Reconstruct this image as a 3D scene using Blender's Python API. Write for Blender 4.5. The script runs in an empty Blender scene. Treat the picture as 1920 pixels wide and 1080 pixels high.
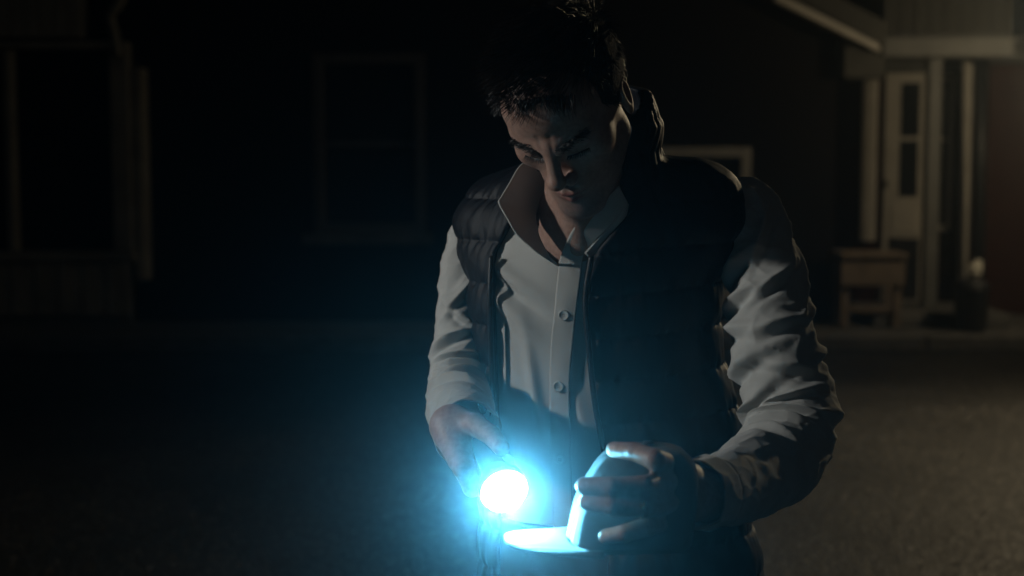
import bpy, bmesh, math, random
import numpy as np
from mathutils import Vector, Matrix

random.seed(7)
rng = np.random.default_rng(7)
scn = bpy.context.scene
COL = scn.collection
R = math.radians

# ------------------------------------------------------------------ camera
CAM_Z, FPX, HOR = 1.5, 2667.0, 300.0
PITCH = math.atan((540.0 - HOR) / FPX)
cd = bpy.data.cameras.new('camera')
cam = bpy.data.objects.new('camera', cd)
COL.objects.link(cam)
cam.location = (0, 0, CAM_Z)
cam.rotation_euler = (math.pi / 2 - PITCH, 0, 0)
cd.lens = 50.0
cd.sensor_width = 36.0
cd.clip_end = 400
cd.clip_start = 0.05
cd.dof.use_dof = True
cd.dof.focus_distance = 1.93
cd.dof.aperture_fstop = 3.4
scn.camera = cam

# ------------------------------------------------------------------ world (night sky)
w = bpy.data.worlds.new('World')
scn.world = w
w.use_nodes = True
nt = w.node_tree
bg = nt.nodes['Background']
sky = nt.nodes.new('ShaderNodeTexSky')
sky.sky_type = 'NISHITA'
sky.sun_disc = False
sky.sun_elevation = R(32)
sky.sun_rotation = R(152)
nt.links.new(sky.outputs[0], bg.inputs[0])
bg.inputs[1].default_value = 0.00022

# faint moon
sd = bpy.data.lights.new('moon', 'SUN')
sd.energy = 0.02
sd.angle = R(0.5)
sd.color = (1.0, 0.95, 0.88)
sun = bpy.data.objects.new('moon', sd)
COL.objects.link(sun)
sun.rotation_euler = (R(58), 0, R(28))

scn.view_settings.view_transform = 'Standard'
scn.view_settings.look = 'None'
scn.view_settings.gamma = 1.0
scn.view_settings.exposure = 0.0
scn.view_settings.use_curve_mapping = False
scn.cycles.use_denoising = True
scn.cycles.max_bounces = 6
scn.cycles.volume_bounces = 0
scn.cycles.sample_clamp_indirect = 4.0

LANTERN_W, STREET_W, PORCH_W, TORCH_W = 94.0, 560.0, 56.0, 42.0  # lantern, street and porch lamps are assumed, unseen sources
HAZE_DENSITY, HAZE_G = 0.014, 0.975


# ------------------------------------------------------------------ helpers
def P(px, py, d):
    """world point at depth y = d seen at photo pixel px, py"""
    c, s = math.cos(PITCH), math.sin(PITCH)
    u, v = (px - 960) / FPX, -(py - 540) / FPX
    dirv = np.array([u, c + v * s, -s + v * c])
    return np.array([0, 0, CAM_Z]) + dirv * (d / dirv[1])


def tag(o, label=None, cat=None, group=None, kind=None):
    for k, v in (('label', label), ('category', cat), ('group', group), ('kind', kind)):
        if v:
            o[k] = v
    return o


def link(name, me, mats=None, parent=None, smooth=False):
    o = bpy.data.objects.new(name, me)
    COL.objects.link(o)
    if mats is not None:
        for m in (mats if isinstance(mats, (list, tuple)) else [mats]):
            if m.name not in [x.name for x in me.materials]:
                me.materials.append(m)
    if parent is not None:
        o.parent = parent
        pm = Matrix.LocRotScale(parent.location, parent.rotation_euler, parent.scale)
        if parent.parent is not None:
            q = parent.parent
            pm = Matrix.LocRotScale(q.location, q.rotation_euler, q.scale) @ parent.matrix_parent_inverse @ pm
        o.matrix_parent_inverse = pm.inverted()
    if smooth:
        me.polygons.foreach_set('use_smooth', np.ones(len(me.polygons), dtype=bool))
    me.update()
    return o


def empty(name, loc=(0, 0, 0)):
    o = bpy.data.objects.new(name, None)
    COL.objects.link(o)
    o.location = loc
    return o


def mesh_np(name, v, f):
    me = bpy.data.meshes.new(name)
    v = np.asarray(v, np.float32)
    f = np.asarray(f, np.int32)
    n, k = f.shape
    me.vertices.add(len(v))
    me.vertices.foreach_set('co', v.ravel())
    me.loops.add(n * k)
    me.loops.foreach_set('vertex_index', f.ravel())
    me.polygons.add(n)
    me.polygons.foreach_set('loop_start', np.arange(0, n * k, k, dtype=np.int32))
    me.update(calc_edges=True)
    me.validate()
    return me


class MB:
    """collects boxes, tubes, lathes in one bmesh"""
    def __init__(self):
        self.bm = bmesh.new()

    def box(self, lo, hi, M=None):
        lo, hi = np.minimum(lo, hi), np.maximum(lo, hi)
        vs = []
        for z in (lo[2], hi[2]):
            for x, y in ((lo[0], lo[1]), (hi[0], lo[1]), (hi[0], hi[1]), (lo[0], hi[1])):
                p = Vector((x, y, z))
                vs.append(self.bm.verts.new(M @ p if M is not None else p))
        for q in ((3, 2, 1, 0), (4, 5, 6, 7), (0, 1, 5, 4), (1, 2, 6, 5), (2, 3, 7, 6), (3, 0, 4, 7)):
            self.bm.faces.new([vs[i] for i in q])
        return self

    def lathe(self, prof, n=20, M=None, caps=True):
        rings = []
        for r, z in prof:
            ring = []
            for i in range(n):
                a = 2 * math.pi * i / n
                p = Vector((r * math.cos(a), r * math.sin(a), z))
                ring.append(self.bm.verts.new(M @ p if M is not None else p))
            rings.append(ring)
        for a, b in zip(rings, rings[1:]):
            for i in range(n):
                self.bm.faces.new((a[i], a[(i + 1) % n], b[(i + 1) % n], b[i]))
        if caps:
            self.bm.faces.new(rings[0][::-1])
            self.bm.faces.new(rings[-1])
        return self

    def prism(self, poly, depth_vec):
        a = [self.bm.verts.new(Vector(p)) for p in poly]
        b = [self.bm.verts.new(Vector(p) + Vector(depth_vec)) for p in poly]
        n = len(a)
        self.bm.faces.new(a[::-1])
        self.bm.faces.new(b)
        for i in range(n):
            self.bm.faces.new((a[i], a[(i + 1) % n], b[(i + 1) % n], b[i]))
        return self

    def tube(self, pts, r, n=10):
        pts = [np.asarray(p, float) for p in pts]
        rr = r if isinstance(r, (list, tuple)) else [r] * len(pts)
        fr = frames(np.array(pts))
        rings = []
        for p, (t, a, b), q in zip(pts, fr, rr):
            rings.append([self.bm.verts.new(p + q * (math.cos(2 * math.pi * i / n) * a + math.sin(2 * math.pi * i / n) * b)) for i in range(n)])
        for A, B in zip(rings, rings[1:]):
            for i in range(n):
                self.bm.faces.new((A[i], A[(i + 1) % n], B[(i + 1) % n], B[i]))
        self.bm.faces.new(rings[0][::-1])
        self.bm.faces.new(rings[-1])
        return self

    def done(self, name, mat, parent=None, bevel=0.0, smooth=False):
        if bevel:
            bmesh.ops.bevel(self.bm, geom=self.bm.edges[:], offset=bevel, segments=1, affect='EDGES', clamp_overlap=True)
        bmesh.ops.recalc_face_normals(self.bm, faces=self.bm.faces[:])
        me = bpy.data.meshes.new(name)
        self.bm.to_mesh(me)
        self.bm.free()
        return link(name, me, mat, parent, smooth)


def frames(pts):
    n = len(pts)
    out = []
    prev = None
    for i in range(n):
        t = pts[min(i + 1, n - 1)] - pts[max(i - 1, 0)]
        t = t / (np.linalg.norm(t) + 1e-12)
        if prev is None:
            ref = np.array([1.0, 0, 0]) if abs(t[0]) < 0.8 else np.array([0, 1.0, 0])
            a = ref - t * ref.dot(t)
        else:
            a = prev - t * prev.dot(t)
        a = a / (np.linalg.norm(a) + 1e-12)
        prev = a
        out.append((t, a, np.cross(t, a)))
    return out


def spline(pts, n):
    """Catmull-Rom through pts, n samples"""
    p = np.array(pts, float)
    p = np.vstack([2 * p[0] - p[1], p, 2 * p[-1] - p[-2]])
    m = len(p) - 3
    ts = np.linspace(0, m, n)
    i = np.clip(ts.astype(int), 0, m - 1)
    t = (ts - i)[:, None]
    a, b, c, d = p[i], p[i + 1], p[i + 2], p[i + 3]
    return 0.5 * (2 * b + (c - a) * t + (2 * a - 5 * b + 4 * c - d) * t ** 2 + (3 * b - a - 3 * c + d) * t ** 3)


def grid_mesh(name, G, wrap=False):
    nv, nu = G.shape[:2]
    idx = np.arange(nv * nu).reshape(nv, nu)
    if wrap:
        b = np.roll(idx, -1, axis=1)
        q = np.stack([idx[:-1], b[:-1], b[1:], idx[1:]], -1).reshape(-1, 4)
    else:
        q = np.stack([idx[:-1, :-1], idx[:-1, 1:], idx[1:, 1:], idx[1:, :-1]], -1).reshape(-1, 4)
    return mesh_np(name, G.reshape(-1, 3), q)


# ------------------------------------------------------------------ materials
def mat(name, color, rough=0.6, metal=0.0, noise=None, bump=None, spec=0.5, sheen=0.0, sss=0.0, coat=0.0):
    """noise = (scale, amount) colour variation; bump = (scale, strength, distance)"""
    m = bpy.data.materials.new(name)
    m.use_nodes = True
    t = m.node_tree
    b = t.nodes['Principled BSDF']
    b.inputs['Base Color'].default_value = (*color, 1)
    b.inputs['Roughness'].default_value = rough
    b.inputs['Metallic'].default_value = metal
    b.inputs['Specular IOR Level'].default_value = spec
    b.inputs['Sheen Weight'].default_value = sheen
    b.inputs['Coat Weight'].default_value = coat
    if sss:
        b.inputs['Subsurface Weight'].default_value = sss
        b.inputs['Subsurface Radius'].default_value = (0.01, 0.004, 0.002)
        b.inputs['Subsurface Scale'].default_value = 1.0
    tc = t.nodes.new('ShaderNodeTexCoord')
    if noise:
        n = t.nodes.new('ShaderNodeTexNoise')
        n.inputs['Scale'].default_value = noise[0]
        n.inputs['Detail'].default_value = 6
        t.links.new(tc.outputs['Object'], n.inputs['Vector'])
        r = t.nodes.new('ShaderNodeMapRange')
        r.inputs[1].default_value, r.inputs[2].default_value = 0.3, 0.7
        r.inputs[3].default_value, r.inputs[4].default_value = 1 - noise[1], 1 + noise[1]
        t.links.new(n.outputs['Fac'], r.inputs[0])
        mx = t.nodes.new('ShaderNodeMix')
        mx.data_type = 'RGBA'
        mx.blend_type = 'MULTIPLY'
        mx.inputs[0].default_value = 1
        mx.inputs[6].default_value = (*color, 1)
        t.links.new(r.outputs[0], mx.inputs[7])
        t.links.new(mx.outputs[2], b.inputs['Base Color'])
    if bump:
        n2 = t.nodes.new('ShaderNodeTexNoise')
        n2.inputs['Scale'].default_value = bump[0]
        n2.inputs['Detail'].default_value = 4
        t.links.new(tc.outputs['Object'], n2.inputs['Vector'])
        bp = t.nodes.new('ShaderNodeBump')
        bp.inputs['Strength'].default_value = bump[1]
        bp.inputs['Distance'].default_value = bump[2]
        t.links.new(n2.outputs['Fac'], bp.inputs['Height'])
        t.links.new(bp.outputs['Normal'], b.inputs['Normal'])
    return m


def emit(name, color, strength):
    m = bpy.data.materials.new(name)
    m.use_nodes = True
    t = m.node_tree
    t.nodes.clear()
    e = t.nodes.new('ShaderNodeEmission')
    e.inputs[0].default_value = (*color, 1)
    e.inputs[1].default_value = strength
    o = t.nodes.new('ShaderNodeOutputMaterial')
    t.links.new(e.outputs[0], o.inputs[0])
    return m


def brick_mat(name, c1, c2, mortar):
    m = mat(name, c1, 0.9, spec=0.1)
    t = m.node_tree
    b = t.nodes['Principled BSDF']
    tc = t.nodes.new('ShaderNodeTexCoord')
    mp = t.nodes.new('ShaderNodeMapping')
    mp.inputs['Rotation'].default_value = (R(90), 0, 0)
    t.links.new(tc.outputs['Object'], mp.inputs['Vector'])
    br = t.nodes.new('ShaderNodeTexBrick')
    br.inputs['Scale'].default_value = 1.0
    br.inputs['Brick Width'].default_value = 0.215
    br.inputs['Row Height'].default_value = 0.075
    br.inputs['Mortar Size'].default_value = 0.006
    br.inputs['Color1'].default_value = (*c1, 1)
    br.inputs['Color2'].default_value = (*c2, 1)
    br.inputs['Mortar'].default_value = (*mortar, 1)
    t.links.new(mp.outputs[0], br.inputs['Vector'])
    t.links.new(br.outputs['Color'], b.inputs['Base Color'])
    bp = t.nodes.new('ShaderNodeBump')
    bp.inputs['Strength'].default_value = 0.6
    bp.inputs['Distance'].default_value = 0.006
    bp.invert = True
    t.links.new(br.outputs['Fac'], bp.inputs['Height'])
    t.links.new(bp.outputs['Normal'], b.inputs['Normal'])
    return m


def asphalt_mat():
    m = mat('asphalt', (0.045, 0.044, 0.042), 0.62, spec=0.18)
    t = m.node_tree
    b = t.nodes['Principled BSDF']
    tc = t.nodes.new('ShaderNodeTexCoord')
    v = t.nodes.new('ShaderNodeTexVoronoi')
    v.inputs['Scale'].default_value = 75
    t.links.new(tc.outputs['Object'], v.inputs['Vector'])
    n = t.nodes.new('ShaderNodeTexNoise')
    n.inputs['Scale'].default_value = 1.1
    n.inputs['Detail'].default_value = 8
    t.links.new(tc.outputs['Object'], n.inputs['Vector'])
    sep = t.nodes.new('ShaderNodeSeparateColor')
    t.links.new(v.outputs['Color'], sep.inputs[0])
    ramp = t.nodes.new('ShaderNodeValToRGB')
    e = ramp.color_ramp.elements
    e[0].position, e[0].color = 0.0, (0.012, 0.0115, 0.011, 1)
    e[1].position, e[1].color = 0.8, (0.034, 0.033, 0.031, 1)
    x = e.new(0.94); x.color = (0.045, 0.043, 0.04, 1)
    x = e.new(0.99); x.color = (0.17, 0.16, 0.145, 1)
    t.links.new(sep.outputs[0], ramp.inputs[0])
    mx = t.nodes.new('ShaderNodeMix')
    mx.data_type = 'RGBA'; mx.blend_type = 'MULTIPLY'; mx.inputs[0].default_value = 1
    r = t.nodes.new('ShaderNodeMapRange')
    r.inputs[1].default_value, r.inputs[2].default_value = 0.3, 0.7
    r.inputs[3].default_value, r.inputs[4].default_value = 0.65, 1.3
    t.links.new(n.outputs['Fac'], r.inputs[0])
    t.links.new(ramp.outputs[0], mx.inputs[6])
    t.links.new(r.outputs[0], mx.inputs[7])
    t.links.new(mx.outputs[2], b.inputs['Base Color'])
    rr = t.nodes.new('ShaderNodeMapRange')
    rr.inputs[3].default_value, rr.inputs[4].default_value = 0.5, 0.95
    t.links.new(sep.outputs[1], rr.inputs[0])
    t.links.new(rr.outputs[0], b.inputs['Roughness'])
    bp = t.nodes.new('ShaderNodeBump')
    bp.inputs['Strength'].default_value = 0.9
    bp.inputs['Distance'].default_value = 0.006
    t.links.new(v.outputs['Distance'], bp.inputs['Height'])
    t.links.new(bp.outputs['Normal'], b.inputs['Normal'])
    return m


def cloth_mat(name, color, rough, scale, strength, dist, sheen=0.0, var=0.06, spec=0.3):
    """woven cloth: two crossed fine waves as bump"""
    m = mat(name, color, rough, noise=(18, var), spec=spec, sheen=sheen)
    t = m.node_tree
    b = t.nodes['Principled BSDF']
    tc = t.nodes.new('ShaderNodeTexCoord')
    hs = []
    for d in ('X', 'Z'):
        wv = t.nodes.new('ShaderNodeTexWave')
        wv.bands_direction = d
        wv.inputs['Scale'].default_value = scale
        wv.inputs['Distortion'].default_value = 1.5
        wv.inputs['Detail'].default_value = 1
        t.links.new(tc.outputs['Object'], wv.inputs['Vector'])
        hs.append(wv)
    ad = t.nodes.new('ShaderNodeMath')
    t.links.new(hs[0].outputs['Fac'], ad.inputs[0])
    t.links.new(hs[1].outputs['Fac'], ad.inputs[1])
    bp = t.nodes.new('ShaderNodeBump')
    bp.inputs['Strength'].default_value = strength
    bp.inputs['Distance'].default_value = dist
    t.links.new(ad.outputs[0], bp.inputs['Height'])
    t.links.new(bp.outputs['Normal'], b.inputs['Normal'])
    return m


M = {}
M['asphalt'] = asphalt_mat()
M['concrete'] = mat('concrete', (0.10, 0.096, 0.088), 0.85, noise=(5, 0.4), bump=(60, 0.4, 0.004))
M['kerb'] = mat('kerb_concrete', (0.10, 0.096, 0.09), 0.85, noise=(9, 0.35), bump=(50, 0.4, 0.004))
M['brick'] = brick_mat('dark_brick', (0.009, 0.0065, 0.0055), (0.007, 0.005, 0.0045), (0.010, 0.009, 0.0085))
M['dullwhite'] = mat('dull_white_paint', (0.26, 0.25, 0.22), 0.6, noise=(6, 0.15))
M['shadedpaint'] = mat('shaded_window_paint', (0.075, 0.067, 0.06), 0.6, noise=(6, 0.2))  # left window frame: shade put into the paint colour
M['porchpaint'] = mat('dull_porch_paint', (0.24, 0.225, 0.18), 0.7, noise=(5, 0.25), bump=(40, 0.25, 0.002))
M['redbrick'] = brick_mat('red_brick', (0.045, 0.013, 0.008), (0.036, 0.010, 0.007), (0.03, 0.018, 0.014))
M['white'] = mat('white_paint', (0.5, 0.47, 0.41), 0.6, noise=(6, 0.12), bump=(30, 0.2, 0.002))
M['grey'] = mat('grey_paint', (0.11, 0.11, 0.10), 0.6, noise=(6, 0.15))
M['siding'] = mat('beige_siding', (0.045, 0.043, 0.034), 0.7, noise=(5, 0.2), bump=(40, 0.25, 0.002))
M['glass'] = mat('dark_window_glass', (0.012, 0.014, 0.016), 0.22, spec=0.4)
M['roof'] = mat('roof_shingle', (0.05, 0.048, 0.045), 0.9, noise=(20, 0.4), bump=(40, 0.7, 0.01))
M['wood'] = mat('weathered_wood', (0.17, 0.13, 0.095), 0.75, noise=(7, 0.3), bump=(30, 0.4, 0.003))
M['black'] = mat('black_metal', (0.015, 0.015, 0.016), 0.45, metal=0.3)
M['dark'] = mat('dark_plastic', (0.02, 0.02, 0.021), 0.5, noise=(15, 0.3))
M['bag'] = mat('pale_plastic_bag', (0.62, 0.6, 0.52), 0.4, bump=(25, 0.7, 0.01))
M['steel'] = mat('steel', (0.35, 0.35, 0.36), 0.35, metal=1.0)
M['shirt'] = cloth_mat('shirt_cotton', (0.43, 0.425, 0.40), 0.9, 420, 0.25, 0.0006, sheen=0.15)
M['vest'] = cloth_mat('vest_nylon', (0.0055, 0.006, 0.009), 0.5, 700, 0.2, 0.0004, var=0.2, spec=0.25)
M['jeans'] = cloth_mat('jeans_denim', (0.05, 0.05, 0.055), 0.85, 500, 0.5, 0.001, var=0.25)
M['shoe'] = mat('shoe_leather', (0.03, 0.024, 0.02), 0.45, noise=(20, 0.3))
M['cap'] = cloth_mat('cap_wool', (0.017, 0.017, 0.019), 0.95, 300, 0.8, 0.001, sheen=0.3, var=0.3)
M['scalp'] = mat('hair_base', (0.008, 0.006, 0.005), 0.8, spec=0.08, bump=(260, 1.0, 0.004))
M['hair'] = mat('dark_hair', (0.012, 0.008, 0.006), 0.38, spec=0.5)
M['button'] = mat('shirt_button', (0.5, 0.5, 0.47), 0.25)
M['thread'] = mat('button_thread', (0.14, 0.14, 0.13), 0.9)
M['ring'] = mat('gold_ring', (0.8, 0.7, 0.5), 0.2, metal=1.0)
M['bulb_cool'] = emit('torch_lens_light', (0.45, 0.85, 1.0), 60.0)
M['bulb_warm'] = emit('assumed_street_lamp_light', (1.0, 0.72, 0.4), 30.0)  # bulbs of the assumed street and globe lamps
M['bulb_pale'] = emit('assumed_key_light', (1.0, 0.92, 0.8), 12.0)  # bulb of the assumed key lamp on the post


def skin_mat():
    m = mat('skin', (0.31, 0.19, 0.148), 0.5, noise=(150, 0.16), bump=(420, 0.4, 0.0009), spec=0.4, sss=0.12)
    t = m.node_tree
    b = t.nodes['Principled BSDF']
    at = t.nodes.new('ShaderNodeVertexColor')
    at.layer_name = 'tint'
    mx = t.nodes.new('ShaderNodeMix')
    mx.data_type = 'RGBA'; mx.blend_type = 'MULTIPLY'; mx.inputs[0].default_value = 1
    src = b.inputs['Base Color'].links[0].from_socket
    t.links.new(src, mx.inputs[6])
    t.links.new(at.outputs['Color'], mx.inputs[7])
    t.links.new(mx.outputs[2], b.inputs['Base Color'])
    return m


M['skin'] = skin_mat()

# ================================================================== the setting
G = 200
tag(MB().box((-G, -40, -0.5), (G, 260, 0)).done('ground', M['asphalt']), kind='structure')
WY = 12.2                                   # plane of the dark brick house front
KY = 11.05                                  # kerb line
m_ = MB().box((-40, KY + 0.15, 0.004), (2.2, WY + 8, 0.115))
m_.box((2.204, KY + 0.15, 0.004), (40, WY + 8, 0.113))
tag(m_.done('pavement', M['concrete']), kind='structure')
kerb = empty('kerb', (0, KY, 0))
tag(kerb, kind='structure')
x = -14.0
while x < 14:
    MB().box((x, KY, 0.002), (x + 0.9, KY + 0.146, 0.125)).done('kerb_stone', M['kerb'], kerb, bevel=0.012)
    x += 0.908


def X(px, d):
    return float(P(px, 300, d)[0])


def Z(py, d):
    return float(P(960, py, d)[2])


# ---- dark brick house in the middle
house = empty('brick_house', (0, WY, 0))
tag(house, 'dark brick house front with two sash windows behind the man', 'house')
xl, xr, top = X(215, WY), X(1566, WY), 3.9
wins = [(X(588, WY), X(797, WY), Z(438, WY), Z(100, WY)), (X(1190, WY), X(1408, WY), Z(560, WY), Z(276, WY))]
mb = MB()
xs = [xl, wins[0][0], wins[0][1], wins[1][0], wins[1][1], xr]
ZB = 0.116
for i in range(5):
    a, b = xs[i], xs[i + 1]
    if i in (1, 3):
        wn = wins[0 if i == 1 else 1]
        mb.box((a, WY, ZB), (b, WY + 0.3, wn[2]))
        mb.box((a, WY, wn[3]), (b, WY + 0.3, top))
    else:
        mb.box((a, WY, ZB), (b, WY + 0.3, top))
mb.box((xl, WY + 0.3, ZB), (xl + 0.3, WY + 7, top))
mb.box((xr - 0.3, WY + 0.3, ZB), (xr, WY + 3, top))
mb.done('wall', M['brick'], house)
for (a, b, z0, z1), wpaint in zip(wins, (M['shadedpaint'], M['dullwhite'])):
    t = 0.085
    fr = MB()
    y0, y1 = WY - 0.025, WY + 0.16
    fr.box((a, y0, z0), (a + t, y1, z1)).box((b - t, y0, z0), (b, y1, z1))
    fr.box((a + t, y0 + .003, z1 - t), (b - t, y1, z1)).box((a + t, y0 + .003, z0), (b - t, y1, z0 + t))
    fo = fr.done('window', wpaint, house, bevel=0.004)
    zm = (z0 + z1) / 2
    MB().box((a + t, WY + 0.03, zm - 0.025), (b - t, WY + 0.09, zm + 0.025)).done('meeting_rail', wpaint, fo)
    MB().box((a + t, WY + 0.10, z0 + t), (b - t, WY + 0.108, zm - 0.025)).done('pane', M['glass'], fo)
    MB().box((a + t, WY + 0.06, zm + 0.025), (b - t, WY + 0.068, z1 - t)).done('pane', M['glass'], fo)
    MB().box((a - 0.10, WY - 0.09, z0 - 0.09), (b + 0.06, WY + 0.02, z0 - 0.003)).done('sill', M['concrete'], fo, bevel=0.006)
MB().prism([(xl - .4, WY - .45, 3.55), (xl - .4, WY - .45, 3.68), (xl - .4, WY + 4, 6.4), (xl - .4, WY + 4, 6.27)], (xr - xl + 0.9, 0, 0)).done('roof', M['roof'], house)

# ---- wooden porch at the far left
PY = 11.7
porch = empty('wooden_porch', (X(110, PY), PY, 0))
tag(porch, 'dim wooden porch with board-clad parapet at the left edge', 'porch')
zt, zb, z0 = Z(92, PY), Z(486, PY), 0.117
xa, xb = X(-260, PY), X(245, PY)
z0p = Z(592, PY)
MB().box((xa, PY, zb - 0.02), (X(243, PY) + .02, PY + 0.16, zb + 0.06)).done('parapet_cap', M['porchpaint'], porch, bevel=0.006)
n = 22
bw = (X(236, PY) - xa) / n
for i in range(n):
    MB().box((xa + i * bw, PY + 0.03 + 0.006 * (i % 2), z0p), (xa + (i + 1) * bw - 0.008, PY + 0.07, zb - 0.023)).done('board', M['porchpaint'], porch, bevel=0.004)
MB().box((xa, PY + 0.075, z0), (X(236, PY), PY + 0.14, zb - 0.025)).done('parapet_backing', M['grey'], porch)
for a, b in ((8, 24), (207, 243)):
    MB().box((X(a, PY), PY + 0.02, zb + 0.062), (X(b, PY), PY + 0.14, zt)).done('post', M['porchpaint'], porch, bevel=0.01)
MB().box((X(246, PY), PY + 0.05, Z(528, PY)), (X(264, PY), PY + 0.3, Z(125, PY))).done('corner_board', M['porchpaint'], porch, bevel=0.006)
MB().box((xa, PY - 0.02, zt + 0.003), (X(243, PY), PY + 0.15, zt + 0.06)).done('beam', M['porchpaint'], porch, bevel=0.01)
for i in range(16):
    a = xa + i * (X(165, PY) - xa) / 16
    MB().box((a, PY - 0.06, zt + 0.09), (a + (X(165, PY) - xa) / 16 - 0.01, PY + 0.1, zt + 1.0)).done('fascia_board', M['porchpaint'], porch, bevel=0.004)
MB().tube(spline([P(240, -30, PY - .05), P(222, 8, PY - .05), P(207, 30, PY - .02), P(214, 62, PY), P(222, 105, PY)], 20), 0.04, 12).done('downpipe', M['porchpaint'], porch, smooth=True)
MB().box((xa, PY + 1.1, z0), (xb, PY + 1.2, 3.6)).done('back_wall', M['brick'], porch)

# ---- entrance bay on the right: canted wall between A and B
A0, B0 = np.array([2.80, 13.75]), np.array([4.16, 12.95])
ubay = (B0 - A0) / np.linalg.norm(B0 - A0)
nbay = np.array([ubay[1], -ubay[0]])        # pointing to the camera side
if nbay[1] > 0:
    nbay = -nbay
bay_M = Matrix(((ubay[0], -nbay[0], 0, A0[0]), (ubay[1], -nbay[1], 0, A0[1]), (0, 0, 1, 0), (0, 0, 0, 1)))


def on_bay(px, py):
    """pixel to (s along the wall, z) on the canted wall"""
    d = P(px, py, 1.0) - np.array([0, 0, CAM_Z])
    k = np.dot(A0, nbay) / np.dot(d[:2], nbay)
    q = d * k
    return float(np.dot(q[:2] - A0, ubay)), float(q[2] + CAM_Z)


bay = empty('entrance_bay', (float(A0[0]), float(A0[1]), 0))
tag(bay, 'red brick entrance bay with pale glazed door and white trim', 'entrance')


def bbox(name, px0, px1, py0, py1, d0, d1, mt, bevel=0.004, parent=None):
    s0, _ = on_bay(px0, 300)
    s1, _ = on_bay(px1, 300)
    zc = lambda py: on_bay((px0 + px1) / 2, py)[1]
    return MB().box((s0, -d1, zc(py1)), (s1, -d0, zc(py0)), bay_M).done(name, mt, parent or bay, bevel=bevel)


sB = float(np.linalg.norm(B0 - A0))
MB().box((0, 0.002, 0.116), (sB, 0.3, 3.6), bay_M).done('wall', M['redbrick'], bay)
bbox('pilaster', 1619, 1645, 150, 452, 0, 0.07, M['white'], 0.008)
bbox('pilaster_capital', 1600, 1650, 96, 149, 0, 0.16, M['siding'], 0.012)
# door
dr = bbox('door', 1660, 1737, 137, 590, 0.0, 0.05, M['white'], 0.006)
bbox('door_pane', 1691, 1725, 156, 256, 0.051, 0.056, M['glass'], 0, dr)
bbox('door_pane', 1690, 1724, 264, 368, 0.051, 0.056, M['glass'], 0, dr)
bbox('door_panel', 1676, 1728, 384, 436, 0.051, 0.064, M['white'], 0.004, dr)
bbox('kick_plate', 1672, 1730, 446, 560, 0.051, 0.058, M['dark'], 0.002, dr)
bbox('handle', 1664, 1669, 338, 352, 0.051, 0.09, M['black'], 0.003, dr)
# narrow window beside the door
for nm, a in (('frame', (1752, 1757, 140, 432)), ('frame', (1779, 1787, 140, 432)), ('frame', (1757, 1779, 140, 152)), ('frame', (1757, 1779, 422, 432)), ('frame', (1757, 1779, 258, 264))):
    bbox('window_' + nm, *a, 0.0, 0.06, M['white'])
bbox('window_pane', 1757, 1779, 152, 258, 0.004, 0.02, M['glass'], 0)
bbox('window_pane', 1757, 1779, 264, 422, 0.004, 0.02, M['glass'], 0)
bbox('corner_post', 1806, 1821, 92, 560, 0.0, 0.10, M['white'], 0.008)
bbox('lintel', 1655, 1800, 104, 136, 0.0, 0.06, M['grey'], 0.008)
# porch post in front of the door, painted grey
q = P(1748, 300, 12.35)
MB().box((q[0] - .06, 12.3, 0.117), (q[0] + .06, 12.42, Z(104, 12.35))).done('porch_post', M['grey'], bay, bevel=0.01)
# upper storey overhang with upright boards
OY = 12.0
ov0, ov1, oz = X(1652, OY), X(1893, OY), Z(68, OY)
MB().box((ov0, OY + 0.05, oz), (ov1, OY + 2.2, oz + 1.6)).done('overhang', M['dark'], bay)  # dark backing puts shade into the gaps between the boards
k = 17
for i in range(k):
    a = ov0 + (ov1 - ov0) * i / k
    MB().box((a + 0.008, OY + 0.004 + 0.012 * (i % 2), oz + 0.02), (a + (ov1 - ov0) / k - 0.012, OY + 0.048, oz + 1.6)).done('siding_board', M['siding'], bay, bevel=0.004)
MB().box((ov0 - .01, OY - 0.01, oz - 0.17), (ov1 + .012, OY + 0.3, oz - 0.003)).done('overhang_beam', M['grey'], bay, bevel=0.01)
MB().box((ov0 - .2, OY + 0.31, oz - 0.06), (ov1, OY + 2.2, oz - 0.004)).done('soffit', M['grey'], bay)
# sloping rake board and frieze to the left of the overhang
ra, rb, rc, rd = P(1462, -12, 11.9), P(1648, 82, 11.9), P(1652, 98, 11.9), P(1452, 0, 11.9)
MB().prism([ra, rb, rc, rd], (0, 0.12, 0)).done('rake_board', M['white'], bay)
ra, rb, rc, rd = P(1560, -12, 11.98), P(1660, 40, 11.98), P(1660, 84, 11.98), P(1475, -12, 11.98)
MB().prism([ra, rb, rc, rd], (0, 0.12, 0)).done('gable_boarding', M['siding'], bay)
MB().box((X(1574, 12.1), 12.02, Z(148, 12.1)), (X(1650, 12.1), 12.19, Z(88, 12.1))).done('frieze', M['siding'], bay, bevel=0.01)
# step
MB().box((3.0, 11.75, 0.117), (4.15, 12.75, 0.23)).done('step', M['concrete'], bay, bevel=0.015)

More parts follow.
